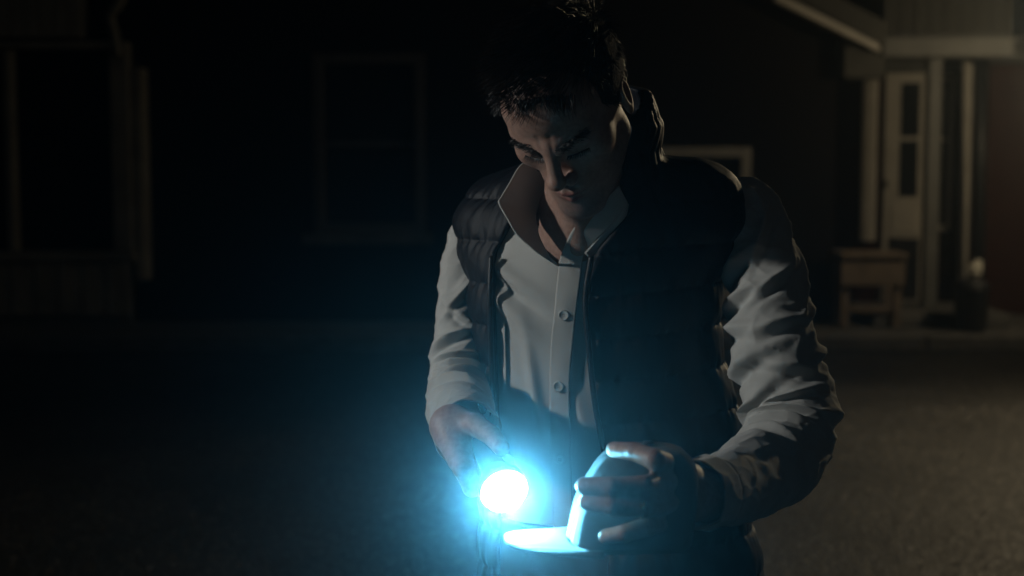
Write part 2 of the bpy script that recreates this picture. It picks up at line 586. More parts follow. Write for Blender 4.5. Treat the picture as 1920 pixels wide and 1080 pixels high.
# low table at the corner of the house
be = empty('wooden_table', (X(1628, 11.9), 11.9, 0.115))
tag(be, 'plain low wooden table at the right corner of the dark brick house', 'table')
bx0, bx1 = X(1567, 11.9), X(1690, 11.9)
for i in range(4):
    MB().box((bx0, 11.62 + i * 0.115, 0.70), (bx1, 11.62 + i * 0.115 + 0.108, 0.74)).done('top_board', M['wood'], be, bevel=0.006)
MB().box((bx0 + .01, 11.66, 0.47), (bx1 - .01, 11.70, 0.697)).done('apron', M['wood'], be, bevel=0.004)
for a in (bx0 + 0.02, bx1 - 0.09):
    for yy in (11.66, 11.95):
        MB().box((a, yy + .045, 0.116), (a + 0.07, yy + 0.105, 0.698)).done('leg', M['wood'], be, bevel=0.005)
MB().box((bx0 + 0.095, 11.72, 0.24), (bx1 - 0.095, 11.76, 0.29)).done('stretcher', M['wood'], be, bevel=0.004)

# garage / neighbouring brick building at the right edge
gy = 12.75
gar = empty('brick_outbuilding', (X(1900, gy), gy, 0))
tag(gar, 'reddish brick outbuilding with pale fascia at the right edge', 'building')
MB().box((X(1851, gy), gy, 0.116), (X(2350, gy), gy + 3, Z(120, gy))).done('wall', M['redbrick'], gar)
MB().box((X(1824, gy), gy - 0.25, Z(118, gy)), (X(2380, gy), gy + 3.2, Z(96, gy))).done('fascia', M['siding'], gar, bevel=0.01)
MB().box((X(1810, gy), gy - 0.3, Z(95, gy)), (X(2400, gy), gy + 3.3, Z(72, gy))).done('roof', M['roof'], gar)
MB().tube([P(1838, 110, 12.5), P(1838, 300, 12.5), np.array([*P(1836, 560, 12.5)[:2], 0.12])], 0.055, 14).done('downpipe', M['black'], gar, smooth=True)

# dark bin with a pale bag on top
q = P(1820, 600, 11.5)
bn = empty('litter_bin', (q[0], 11.5, 0.115))
tag(bn, 'dark round litter bin standing by the corner post', 'bin')
T = Matrix.Translation((q[0], 11.5, 0.117))
MB().lathe([(0.115, 0), (0.125, 0.02), (0.14, 0.33), (0.146, 0.335), (0.146, 0.36), (0.12, 0.362)], 28, T).done('body', M['dark'], bn, smooth=True)
MB().lathe([(0.15, 0.364), (0.15, 0.385), (0.10, 0.42), (0.02, 0.43)], 28, T).done('lid', M['dark'], bn, smooth=True)
bag = bmesh.new()
bmesh.ops.create_icosphere(bag, subdivisions=4, radius=0.075)
for v in bag.verts:
    c = v.co.normalized()
    k = 1 + 0.16 * math.sin(9 * c.x + 4 * c.z) * math.sin(7 * c.y - 5 * c.z) + (0.7 * max(0, c.z - 0.75))
    v.co = Vector((c.x * 0.055, c.y * 0.055, c.z * 0.075)) * k
    v.co.x += 0.3 * max(0, v.co.z)
me = bpy.data.meshes.new('plastic_bag')
bag.to_mesh(me); bag.free()
bo = link('plastic_bag', me, M['bag'], None, True)
bo.location = (q[0] + 0.02, 11.5, 0.117 + 0.43 + 0.062)
tag(bo, 'small crumpled pale bag lying on the dark litter bin', 'bag')

# ---- assumed lamps outside the frame, added to light the scene
def lamp_light(name, kind, loc, energy, color, radius, target=None, size=None, blend=0.6, parent=None):
    ld = bpy.data.lights.new(name, kind)
    ld.energy = energy
    ld.color = color
    ld.shadow_soft_size = radius
    o = bpy.data.objects.new(name, ld)
    COL.objects.link(o)
    o.location = loc
    if kind == 'SPOT':
        ld.spot_size = size
        ld.spot_blend = blend
        d = Vector(target) - Vector(loc)
        o.rotation_euler = d.to_track_quat('-Z', 'Y').to_euler()
    return o


SL = np.array([4.4, 8.3, 3.4])
sl = empty('assumed_street_lamp', (SL[0] + 1.1, SL[1], 0.0))  # assumed unseen lamp for the lit ground and the rim on the man
tag(sl, 'assumed tall street lamp, out of view, lighting the ground at the right', 'street lamp')
T = Matrix.Translation((SL[0] + 1.1, SL[1], 0.114))
MB().lathe([(0.14, 0), (0.14, 0.3), (0.075, 0.35), (0.05, SL[2])], 16, T).done('pole', M['black'], sl, smooth=True)
MB().tube(spline([(SL[0] + 1.1, SL[1], SL[2] + .05), (SL[0] + 0.95, SL[1], SL[2] + .35), (SL[0] + 0.5, SL[1], SL[2] + .4), (SL[0] + 0.1, SL[1], SL[2] + .27)], 14), 0.035, 10).done('arm', M['black'], sl, smooth=True)
MB().lathe([(0.05, 0.28), (0.09, 0.25), (0.22, 0.06), (0.23, 0.04)], 24, Matrix.Translation(SL), caps=False).done('lamp_shade', M['black'], sl, smooth=True)
MB().lathe([(0.02, 0.14), (0.07, 0.12), (0.09, 0.07), (0.06, 0.02), (0.01, 0.0)], 16, Matrix.Translation(SL + np.array([0, 0, .03]))).done('bulb', M['bulb_warm'], sl, smooth=True)
lamp_light('assumed_street_lamp_light', 'SPOT', SL + np.array([0, 0, -0.03]), STREET_W, (1.0, 0.80, 0.50), 0.08, (3.2, 6.1, 0.0), R(114), 1.0)

PL = np.array([4.55, 10.3, 2.2])
pl = empty('assumed_globe_lamp', (PL[0], PL[1], 0.0))  # assumed unseen lamp that brightens the entrance bay
tag(pl, 'assumed globe lamp on a post, out of view, lighting the entrance bay', 'lamp')
MB().lathe([(0.10, 0.001), (0.10, 0.14), (0.04, 0.2), (0.03, PL[2] - 0.17)], 16, Matrix.Translation((PL[0], PL[1], 0.0))).done('pole', M['black'], pl, smooth=True)
MB().lathe([(0.06, -0.17), (0.075, -0.15), (0.05, -0.13)], 16, Matrix.Translation(PL)).done('collar', M['black'], pl, smooth=True)
MB().lathe([(0.03, -0.12), (0.05, -0.10), (0.05, -0.08), (0.01, -0.07)], 18, Matrix.Translation(PL)).done('bulb', M['bulb_warm'], pl, smooth=True)
lamp_light('assumed_globe_lamp_light', 'POINT', PL + np.array([0, 0, 0.02]), PORCH_W, (1.0, 0.79, 0.49), 0.07)

LN = np.array([-2.2, 1.66, 1.95])
lt = empty('assumed_lamp_post', (LN[0] - 0.35, LN[1], 0.0))  # assumed lamp, added out of view as key light on the man
tag(lt, 'assumed lamp post with hooded head, added out of view to light the man', 'lamp post')
MB().lathe([(0.09, 0.001), (0.09, 0.12), (0.045, 0.16), (0.035, LN[2] + 0.02)], 16, Matrix.Translation((LN[0] - 0.35, LN[1], 0))).done('pole', M['black'], lt, smooth=True)
dirL = Vector((0.10, 2.1, 1.28)) - Vector(LN)
TL = Matrix.Translation(LN) @ dirL.to_track_quat('Z', 'Y').to_matrix().to_4x4()
MB().tube([(LN[0] - 0.35, LN[1], LN[2] - 0.02), tuple(Vector(LN) - dirL.normalized() * 0.12)], 0.022, 10).done('arm', M['black'], lt, smooth=True)
MB().lathe([(0.03, -0.16), (0.06, -0.15), (0.13, -0.01), (0.14, 0.03)], 24, TL, caps=False).done('lamp_hood', M['black'], lt, smooth=True)
MB().lathe([(0.02, -0.06), (0.055, -0.045), (0.06, -0.02), (0.02, 0.0)], 18, TL).done('bulb', M['bulb_pale'], lt, smooth=True)
lamp_light('assumed_lamp_post_light', 'SPOT', LN + np.array(dirL.normalized()) * 0.03, LANTERN_W, (0.97, 0.98, 0.95), 0.07, (0.10, 2.1, 1.30), R(46), 0.7)

# ================================================================== implicit surfaces
class Field:
    def __init__(self):
        self.ops = []

    def _add(self, mode, fn, lo, hi, k):
        self.ops.append((mode, fn, np.asarray(lo, float), np.asarray(hi, float), k))

    def cone(self, a, b, r1, r2=None, k=0.01, mode='u'):
        a, b = np.asarray(a, float), np.asarray(b, float)
        r2 = r1 if r2 is None else r2
        rm = max(r1, r2)
        self._add(mode, sd_cone(a, b, r1, r2), np.minimum(a, b) - rm, np.maximum(a, b) + rm, k)
        return self

    def chain(self, pts, rad, k=0.004, k0=None, mode='u'):
        for i in range(len(pts) - 1):
            self.cone(pts[i], pts[i + 1], rad[i], rad[i + 1], (k0 if (i == 0 and k0 is not None) else k), mode)
        return self

    def ell(self, c, r, Rm=None, k=0.02, mode='u'):
        c, r = np.asarray(c, float), np.asarray(r, float)
        m = r.max() if Rm is not None else r
        self._add(mode, sd_ell(c, r, Rm), c - m, c + m, k)
        return self

    def fn(self, f):
        self.ops.append(('f', f, None, None, 0))
        return self

    def custom(self, f, lo, hi, k=0.01, mode='u'):
        self._add(mode, f, lo, hi, k)
        return self

    def eval(self, p, ops=None):
        d = np.full(len(p), 0.2, np.float32)
        for mode, fn, lo, hi, k in (ops if ops is not None else self.ops):
            if mode == 'f':
                d = fn(p, d)
                continue
            e = fn(p)
            if mode == 'u':
                d = smin(d, e, k)
            else:
                d = -smin(-d, e, k)
        return d

    def mesh(self, name, h):
        us = [o for o in self.ops if o[0] == 'u']
        lo = np.min([o[2] for o in us], 0) - 0.03
        hi = np.max([o[3] for o in us], 0) + 0.03
        B = 20
        nb = np.ceil((hi - lo) / (h * B)).astype(int)
        ar = np.arange(-1, B + 2)
        keys, pos, quads = [], [], []
        big = 1 << 20
        S = len(ar)
        off = np.stack(np.meshgrid(ar, ar, ar, indexing='ij'), -1).reshape(-1, 3).astype(np.float32)
        for bi in np.ndindex(*nb):
            i0 = np.array(bi) * B
            b0 = lo + i0 * h
            b1 = b0 + B * h
            ops = []
            anyu = False
            for o in self.ops:
                if o[0] == 'f':
                    ops.append(o)
                    continue
                mg = o[4] + 3 * h + 0.016
                if np.all(o[2] - mg < b1) and np.all(o[3] + mg > b0):
                    ops.append(o)
                    anyu |= o[0] == 'u'
            if not anyu:
                continue
            # coarse test on 27 points
            cg = (b0 + np.stack(np.meshgrid([0, .5, 1], [0, .5, 1], [0, .5, 1], indexing='ij'), -1).reshape(-1, 3) * B * h).astype(np.float32)
            dc = self.eval(cg, ops)
            if np.min(np.abs(dc)) > 0.9 * B * h and (np.all(dc > 0) or np.all(dc < 0)):
                continue
            p = (b0 + off * h).astype(np.float32)
            d = self.eval(p, ops).reshape(S, S, S)
            s = d < 0
            if s.all() or not s.any():
                continue
            c = [d[i:S - 1 + i, j:S - 1 + j, l:S - 1 + l] for i in (0, 1) for j in (0, 1) for l in (0, 1)]
            sc_ = sum((q < 0).astype(np.int8) for q in c)
            act = (sc_ > 0) & (sc_ < 8)
            I = np.argwhere(act)
            if len(I) == 0:
                continue
            cv = np.stack([q[act] for q in c], -1)
            acc = np.zeros((len(I), 3)); cnt = np.zeros(len(I))
            cor = np.array([(i, j, l) for i in (0, 1) for j in (0, 1) for l in (0, 1)], float)
            for a in range(8):
                for b in range(a + 1, 8):
                    if np.abs(cor[a] - cor[b]).sum() == 1:
                        da, db = cv[:, a], cv[:, b]
                        m = (da < 0) != (db < 0)
                        t = np.where(m, da / np.where(m, da - db, 1), 0)
                        acc += np.where(m[:, None], cor[a] + t[:, None] * (cor[b] - cor[a]), 0)
                        cnt += m
            vp = acc / cnt[:, None]
            gi = I - 1 + i0
            keys.append((gi[:, 0] + 8) * big * big + (gi[:, 1] + 8) * big + (gi[:, 2] + 8))
            pos.append(lo + (gi + vp) * h)
            # quads for edges starting at corners 1..B (owned)
            for ax in range(3):
                o1, o2 = [(1, 2), (2, 0), (0, 1)][ax]
                sl0 = [slice(1, B + 1)] * 3
                sl1 = list(sl0); sl1[ax] = slice(2, B + 2)
                s0, s1 = s[tuple(sl0)], s[tuple(sl1)]
                E = np.argwhere(s0 != s1)
                if len(E) == 0:
                    continue
                flip = s0[tuple(E.T)]
                g = E + i0          # global corner index
                kk = []
                for e1, e2 in ((-1, -1), (0, -1), (0, 0), (-1, 0)):
                    gg = g.copy()
                    gg[:, o1] += e1
                    gg[:, o2] += e2
                    kk.append((gg[:, 0] + 8) * big * big + (gg[:, 1] + 8) * big + (gg[:, 2] + 8))
                kk = np.stack(kk, -1)
                kk[~flip] = kk[~flip][:, ::-1]
                quads.append(kk)
        keys = np.concatenate(keys); pos = np.concatenate(pos); quads = np.concatenate(quads)
        uk, ui = np.unique(keys, return_index=True)
        f = np.searchsorted(uk, quads)
        f = np.clip(f, 0, len(uk) - 1)
        ok = np.all(uk[f] == quads, axis=1)
        return mesh_np(name, pos[ui], f[ok])


def smin(a, b, k):
    h = np.clip(0.5 + 0.5 * (b - a) / k, 0, 1)
    return b * (1 - h) + a * h - k * h * (1 - h)


def sd_cone(a, b, r1, r2):
    ba = b - a
    l2 = float(ba.dot(ba)) + 1e-12

    def f(p):
        pa = p - a.astype(np.float32)
        t = np.clip(pa @ ba.astype(np.float32) / l2, 0, 1)
        return np.linalg.norm(pa - t[:, None] * ba.astype(np.float32), axis=1) - (r1 + t * (r2 - r1))
    return f


def sd_ell(c, r, Rm):
    r = r.astype(np.float32)

    def f(p):
        q = p - c.astype(np.float32)
        if Rm is not None:
            q = q @ Rm.astype(np.float32)      # world -> local (columns of Rm are local axes)
        k0 = np.linalg.norm(q / r, axis=1)
        k1 = np.linalg.norm(q / (r * r), axis=1) + 1e-9
        return k0 * (k0 - 1) / k1
    return f


def rot(yaw=0, roll=0, pitch=0):
    m = Matrix.Rotation(R(yaw), 3, 'Z') @ Matrix.Rotation(R(roll), 3, 'Y') @ Matrix.Rotation(R(pitch), 3, 'X')
    return np.array(m)


def snoise(p, f, seed=0):
    """cheap smooth noise from warped sines, about -1..1"""
    x, y, z = (p[:, i] * f for i in range(3))
    s = seed * 1.7
    a = np.sin(x * 1.0 + 1.3 * np.sin(y * 0.9 + s) + s) * np.cos(y * 1.1 + 1.1 * np.sin(z * 1.2 + s))
    b = np.sin(z * 1.3 + 1.2 * np.sin(x * 1.4 - s)) * np.cos(y * 0.7 - x * 0.6 + s)
    return 0.6 * a + 0.5 * b


# ------------------------------------------------------------------ the man: landmarks
HC = P(1066, 198, 1.95)                      # middle of the head
HS = 1.02
HR = rot(-25, -6, 45)


def H(x, y, z):
    return HC + HR @ (np.array([x, y, z]) * HS)


TC = P(1112, 600, 2.14)
TR = rot(-14, 0, 4)


def T_(x, y, z):
    return TC + TR @ np.array([x, y, z])


NECK = P(1098, 415, 2.06)
ShR, ShL = P(948, 432, 2.20), P(1296, 408, 2.09)       # shoulders: image left, image right
ElR, WrR = P(864, 735, 2.13), P(876, 812, 1.86)
ElL, WrL = P(1492, 806, 1.965), P(1338, 932, 1.67)
HIP = P(1160, 1140, 2.14)


def torso(F, k=0.05):
    F.ell(T_(0, 0.0, 0.03), (0.168, 0.112, 0.20), TR, k)
    F.ell(T_(0.020, -0.002, -0.20), (0.183, 0.112, 0.22), TR, k)
    F.ell(HIP + np.array([0, 0, 0.06]), (0.195, 0.122, 0.17), TR, k)
    F.cone(ShR, ShL, 0.054, 0.056, k)
    F.cone(NECK + np.array([0, .02, .015]), ShR + np.array([0.01, .01, .012]), 0.056, 0.040, 0.04)
    F.cone(NECK + np.array([0, .02, .015]), ShL + np.array([-.01, .01, .012]), 0.056, 0.042, 0.04)
    return F


TOR = torso(Field())


def surf(px, py, off, d0=1.6):
    """first point along the pixel's ray where the torso field equals off"""
    o = np.array([0, 0, CAM_Z])
    dv = P(px, py, 1.0) - o
    L = np.linalg.norm(dv)
    dv = dv / L
    t = d0 * L
    for _ in range(60):
        e = float(TOR.eval((o + dv * t)[None].astype(np.float32))[0]) - off
        t += e * 0.8
        if abs(e) < 3e-4:
            break
    return o + dv * t


# ------------------------------------------------------------------ body (one continuous surface)
F = torso(Field())
F.fn(lambda p, d: d + 0.015)
for s in (-1, 1):                                        # legs
    hp = HIP + TR @ np.array([0.085 * s, 0, -0.02])
    kn = np.array([hp[0] + 0.02 * s, hp[1] - 0.03, 0.50])
    an = np.array([hp[0] + 0.03 * s, hp[1] + 0.01, 0.10])
    F.chain([hp, kn, an], [0.082, 0.056, 0.04], 0.03)
# neck
F.cone(H(0, 0.024, -0.040), NECK + np.array([0.0, 0.014, -0.02]), 0.051, 0.060, 0.03)
F.cone(H(0, -0.036, -0.072), NECK + np.array([-0.010, -0.036, -0.03]), 0.024, 0.020, 0.03)
# head
F.ell(H(0, 0.014, 0.036), np.array([0.076, 0.098, 0.086]) * HS, HR, 0.03)
F.ell(H(0, -0.030, -0.028), np.array([0.059, 0.060, 0.086]) * HS, HR, 0.03)
F.ell(H(0, -0.052, 0.052), np.array([0.058, 0.042, 0.045]) * HS, HR, 0.03)
for s in (-1, 1):
    F.cone(H(0.049 * s, 0.0, -0.054), H(0.016 * s, -0.076, -0.104), 0.018 * HS, 0.015 * HS, 0.028)
    F.cone(H(0.046 * s, -0.070, 0.024), H(0.010 * s, -0.089, 0.013), 0.010, 0.0125, 0.014)     # brow ridge
    F.ell(H(0.050 * s, -0.056, -0.016), np.array([0.017, 0.022, 0.020]) * HS, HR, 0.024)     # cheekbone
    F.ell(H(0.030 * s, -0.102, 0.000), np.array([0.0165, 0.016, 0.012]) * HS, HR, 0.011, 's')  # eye socket
    F.ell(H(0.032 * s, -0.0755, 0.000), np.array([0.0145, 0.0135, 0.0125]) * HS, HR, 0.004)     # closed lid over the eye
    F.cone(H(0.017 * s, -0.0915, -0.0065), H(0.046 * s, -0.082, -0.0065), 0.0011, 0.0009, 0.002, 's')  # lid line
    F.cone(H(0.018 * s, -0.089, 0.010), H(0.047 * s, -0.081, 0.011), 0.0055, 0.0045, 0.008)    # fold under the brow
    F.ell(H(0.075 * s, 0.016, -0.006), np.array([0.008, 0.017, 0.030]) * HS, HR @ rot(14 * s, 0, -12), 0.006)
    F.ell(H(0.0830 * s, 0.012, 0.000), np.array([0.006, 0.009, 0.017]) * HS, HR @ rot(14 * s, 0, -12), 0.004, 's')
    F.cone(H(0.0050 * s, -0.1055, 0.008), H(0.0085 * s, -0.0985, 0.036), 0.0030, 0.0015, 0.005, 's')  # frown lines
# nose
F.cone(H(0, -0.093, 0.014), H(0, -0.116, -0.024), 0.0085, 0.0105, 0.012)
F.ell(H(0, -0.118, -0.028), np.array([0.0115, 0.0105, 0.0095]) * HS, HR, 0.008)
for s in (-1, 1):
    F.ell(H(0.0135 * s, -0.104, -0.036), np.array([0.0075, 0.011, 0.0085]) * HS, HR, 0.005)
    F.ell(H(0.0075 * s, -0.112, -0.043), np.array([0.0035, 0.006, 0.003]) * HS, HR, 0.003, 's')
# muzzle, lips, chin
F.ell(H(0, -0.080, -0.064), np.array([0.029, 0.020, 0.024]) * HS, HR, 0.02)
F.chain([H(-0.023, -0.0895, -0.0675), H(-0.007, -0.099, -0.0635), H(0, -0.0995, -0.0650), H(0.007, -0.099, -0.0635), H(0.023, -0.0895, -0.0675)], [0.003, 0.0050, 0.0045, 0.0050, 0.003], 0.003)
F.chain([H(-0.020, -0.0890, -0.0710), H(0, -0.0975, -0.0755), H(0.020, -0.0890, -0.0710)], [0.003, 0.0064, 0.003], 0.003)
F.chain([H(-0.025, -0.0925, -0.0690), H(0, -0.1045, -0.0700), H(0.025, -0.0925, -0.0690)], [0.0009, 0.0012, 0.0009], 0.0025, mode='s')
F.ell(H(0, -0.082, -0.103), np.array([0.019, 0.014, 0.015]) * HS, HR, 0.02)
# arms
F.chain([P(925, 425, 2.22), P(882, 460, 2.20), ElR, WrR], [0.022, 0.018, 0.018, 0.025], 0.008)
F.chain([P(1330, 410, 2.12), P(1412, 450, 2.09), P(1450, 640, 2.02), ElL, P(1425, 885, 1.85), WrL], [0.034, 0.034, 0.034, 0.036, 0.034, 0.027], 0.008)
# hand on the cap (image right)
pal = [P(1262, 902, 1.575), P(1262, 938, 1.57), P(1258, 975, 1.58)]
F.cone(WrL, P(1290, 925, 1.615), 0.029, 0.028, 0.02)
for q_ in pal:
    F.cone(P(1318, 930, 1.645), q_, 0.021, 0.0135, 0.012)
F.cone(P(1318, 915, 1.645), P(1262, 878, 1.60), 0.022, 0.014, 0.012)
kf = 0.0022
F.chain([P(1262, 876, 1.60), P(1228, 862, 1.54), P(1190, 847, 1.56), P(1152, 843, 1.578)], [0.0135, 0.0118, 0.0105, 0.0092], kf, 0.008)
F.chain([P(1262, 902, 1.575), P(1207, 913, 1.515), P(1148, 914, 1.512), P(1096, 911, 1.522)], [0.0138, 0.0122, 0.0115, 0.0098], kf, 0.008)
F.chain([P(1262, 940, 1.57), P(1212, 950, 1.51), P(1150, 948, 1.51), P(1101, 941, 1.522)], [0.0135, 0.0120, 0.0112, 0.0096], kf, 0.008)
F.chain([P(1256, 978, 1.58), P(1218, 986, 1.53), P(1172, 1000, 1.525), P(1136, 1006, 1.535)], [0.0120, 0.0105, 0.0096, 0.0085], kf, 0.008)
F.chain([P(1312, 915, 1.665), P(1268, 868, 1.67), P(1232, 850, 1.665), P(1198, 846, 1.655)], [0.020, 0.0145, 0.0125, 0.0105], kf, 0.012)   # thumb behind the crown
# hand round the torch (image left)
LENS = P(945, 920, 1.68)
LD = np.array([0.24, -0.92, -0.31]); LD = LD / np.linalg.norm(LD)
lx = np.cross(LD, [0, 0, 1.0]); lx = lx / np.linalg.norm(lx)   # to the image left of the beam
if lx[0] > 0:
    lx = -lx
lu = np.cross(lx, LD)
if lu[2] < 0:
    lu = -lu


def LP_(along, side, up):
    """torch frame: along the beam from the lens, to the image left, up"""
    return LENS + LD * along + lx * side + lu * up


F.cone(WrR, LP_(-0.145, 0.034, 0.012), 0.028, 0.026, 0.02)
for a in (-0.062, -0.085, -0.108, -0.128):
    F.cone(LP_(-0.150, 0.036, 0.008), LP_(a, 0.036, -0.002), 0.020, 0.0135, 0.012)
for i, a in enumerate((-0.060, -0.083, -0.105, -0.125)):
    r0 = (0.0118, 0.0122, 0.0116, 0.010)[i]
    F.chain([LP_(a, 0.036, -0.002), LP_(a, 0.024, -0.030), LP_(a, -0.008, -0.030), LP_(a - 0.004, -0.026, -0.012)], [r0 + .001, r0, r0 * .93, r0 * .8], kf, 0.006)
F.chain([LP_(-0.145, 0.030, 0.016), LP_(-0.110, 0.014, 0.031), LP_(-0.078, 0.000, 0.033), LP_(-0.050, -0.006, 0.031)], [0.018, 0.0145, 0.0125, 0.0105], kf, 0.012)
me = F.mesh('person', 0.0021)
# tint: lips, stubble, reddish ears and nose
vc = np.empty(len(me.vertices) * 3, np.float32)
me.vertices.foreach_get('co', vc)
vc = vc.reshape(-1, 3)
hl = ((vc - HC) @ HR) / HS
tint = np.ones((len(vc), 4), np.float32)


def blob(c, r):
    return np.clip(1.6 * (1 - np.linalg.norm((hl - np.array(c)) / np.array(r), axis=1)), 0, 1)[:, None]


lip = np.maximum(blob((0, -0.100, -0.0645), (0.025, 0.02, 0.0055)), blob((0, -0.098, -0.0755), (0.022, 0.02, 0.0065)))
stub = np.clip(np.maximum(blob((0, -0.085, -0.10), (0.06, 0.06, 0.042)), blob((0, -0.10, -0.052), (0.032, 0.03, 0.010))), 0, 1)
stub = np.maximum(stub, 0.8 * np.maximum(blob((.055, -.02, -.07), (.03, .06, .045)), blob((-.055, -.02, -.07), (.03, .06, .045))))
tint[:, :3] *= 1 - stub * np.array([0.38, 0.32, 0.26])
tint[:, :3] *= 1 - lip * np.array([0.16, 0.48, 0.42])
fingers = [[P(1228, 862, 1.54), P(1190, 847, 1.56), P(1152, 843, 1.578)], [P(1207, 913, 1.515), P(1148, 914, 1.512), P(1096, 911, 1.522)],
           [P(1212, 950, 1.51), P(1150, 948, 1.51), P(1101, 941, 1.522)], [P(1218, 986, 1.53), P(1172, 1000, 1.525), P(1136, 1006, 1.535)]]
for fg in fingers:
    for jn, nx in ((0, 1), (1, 2)):
        ax_ = fg[nx] - fg[jn]; ax_ = ax_ / np.linalg.norm(ax_)
        rel = vc - fg[jn]
        al = rel @ ax_
        near = np.exp(-(al / 0.006) ** 2) * (np.linalg.norm(rel, axis=1) < 0.02)
        tint[:, :3] *= 1 - (near * (0.22 + 0.28 * (np.cos(al / 0.0042 * 2 * math.pi) > 0.4)))[:, None] * np.array([0.7, 0.95, 1.0])
    ax_ = fg[2] - fg[1]; ax_ = ax_ / np.linalg.norm(ax_)
    nc = fg[2] + np.array([0, -0.0085, 0.003]) + ax_ * 0.002
    nail = np.clip(3 * (1 - np.linalg.norm((vc - nc) / np.array([0.0085, 0.006, 0.006]), axis=1)), 0, 1)[:, None]
    tint[:, :3] *= 1 + nail * np.array([0.35, 0.42, 0.45])
ca = me.color_attributes.new('tint', 'FLOAT_COLOR', 'POINT')
ca.data.foreach_set('color', tint.ravel())
person = link('person', me, M['skin'], None, True)
tag(person, 'man in dark quilted vest and grey shirt looking down at the cap', 'person')

# ------------------------------------------------------------------ hair: scalp cap and strands
HF = Field()
HF.ell(H(0, 0.018, 0.040), np.array([0.0815, 0.104, 0.092]) * HS, HR, 0.02)


def cut_hair(p, d):
    q = ((p - HC.astype(np.float32)) @ HR.astype(np.float32)) / HS
    # keep above a hairline running from forehead over the temple and behind the ear
    line = np.where(q[:, 1] < -0.03, 0.060 + (-(q[:, 1] + 0.03)) * 0.25, np.where(q[:, 1] < 0.03, 0.060 - (q[:, 1] + 0.03) * 1.0, 0.0 - (q[:, 1] - 0.03) * 0.8))
    line = np.where(np.abs(q[:, 0]) > 0.05, np.minimum(line, 0.045 - np.clip(q[:, 1] + .06, 0, 1) * 0.9), line)
    line = np.maximum(line, -0.055)
    return np.maximum(d, (line - q[:, 2]) * HS * 0.7)


HF.fn(cut_hair)
hme = HF.mesh('hair', 0.0035)
nv = len(hme.vertices)
hv = np.empty(nv * 3, np.float32); hme.vertices.foreach_get('co', hv); hv = hv.reshape(-1, 3)
hn = np.empty(nv * 3, np.float32); hme.vertices.foreach_get('normal', hn); hn = hn.reshape(-1, 3)
hair = link('hair', hme, M['scalp'], person, True)
ql = ((hv - HC) @ HR) / HS
nl = hn @ HR
outer = np.where(np.einsum('ij,ij->i', ql - np.array([0, .018, .04]), nl) > 0.03)[0]


def strands(roots, dirs, lens, r0, bend, nseg=4, jit=0.25):
    """triangular tapered hairs; roots, dirs (n,3), bend = pull vector per strand"""
    n = len(roots)
    pts = [roots]
    d = dirs / np.linalg.norm(dirs, axis=1, keepdims=True)
    p = roots
    for s in range(nseg):
        d = d + bend / nseg + rng.normal(0, jit / nseg, (n, 3))
        d = d / np.linalg.norm(d, axis=1, keepdims=True)
        p = p + d * (lens / nseg)[:, None]
        pts.append(p)
    pts = np.stack(pts, 1)                       # n, nseg+1, 3
    tdir = np.gradient(pts, axis=1)
    tdir /= np.linalg.norm(tdir, axis=2, keepdims=True) + 1e-9
    ref = rng.normal(0, 1, (n, 1, 3))
    a = np.cross(tdir, ref); a /= np.linalg.norm(a, axis=2, keepdims=True) + 1e-9
    b = np.cross(tdir, a)
    prof = np.linspace(1, 0.12, nseg + 1)[None, :, None] * np.asarray(r0).reshape(-1, 1, 1)
    ring = [pts + prof * (math.cos(t) * a + math.sin(t) * b) for t in (0, 2.094, 4.189)]
    V = np.stack(ring, 2).reshape(-1, 3)         # n, seg+1, 3verts
    base = (np.arange(n) * (nseg + 1) * 3)[:, None, None]
    seg = (np.arange(nseg) * 3)[None, :, None]
    k = np.array([[0, 1], [1, 2], [2, 0]])
    q = np.stack([base + seg + k[:, 0], base + seg + k[:, 1], base + seg + 3 + k[:, 1], base + seg + 3 + k[:, 0]], -1)
    return V, q.reshape(-1, 4)


pick = rng.choice(outer, 13000)
rt = hv[pick] - hn[pick] * 0.004
rl = ql[pick]
nrm = hn[pick].astype(float)
# combing in head space: crown hair goes forward and to one side, sides go down and back
fw = np.zeros_like(rl)
topm = np.clip((rl[:, 2] - 0.05) / 0.05, 0, 1)[:, None]
fw += topm * np.array([-0.35, -0.9, 0.15]) + (1 - topm) * np.array([0.0, 0.45, -0.75])
fw = fw @ HR.T
dirs = nrm * (0.22 + 0.25 * topm) + fw * 1.0 + 0.45 * np.stack([snoise(rl, 95, k_) for k_ in (1, 4, 7)], 1) + rng.normal(0, 0.10, rt.shape)
lens = (0.016 + 0.026 * topm[:, 0]) * rng.uniform(0.7, 1.3, len(rt))
V1, Q1 = strands(rt, dirs, lens, rng.uniform(0.0003, 0.0009, len(rt)), fw * 0.7)
# fringe over the forehead
ncl, per = 26, 9
nf = ncl * per
rep_ = lambda a_: np.repeat(a_, per, axis=0)
fx = rep_(rng.uniform(-0.046, 0.050, ncl)) + rng.normal(0, 0.0025, nf)
fr_ = np.stack([fx, -0.084 + 0.55 * np.abs(fx) ** 1.3, 0.088 - 3.6 * fx ** 2 + rng.normal(0, .003, nf)], 1)
rt2 = (HC + (fr_ * HS) @ HR.T)
fd = rep_(np.array([[-0.3, -0.5, -0.35]]) + rng.normal(0, 0.32, (ncl, 3))) + rng.normal(0, 0.07, (nf, 3))
bd = rep_(np.array([[0.1, 0.55, -0.9]]) + rng.normal(0, 0.55, (ncl, 3))) + rng.normal(0, 0.12, (nf, 3))
V2, Q2 = strands(rt2, fd @ HR.T, rep_(rng.uniform(0.014, 0.036, ncl)) * rng.uniform(.8, 1.15, nf), rng.uniform(0.0004, 0.0009, nf), bd @ HR.T, 6)
lo_ = link('hair_strands', mesh_np('hair_strands', np.vstack([V1, V2]), np.vstack([Q1, Q2 + len(V1)])), M['hair'], hair, True)
tag(lo_, kind='stuff')
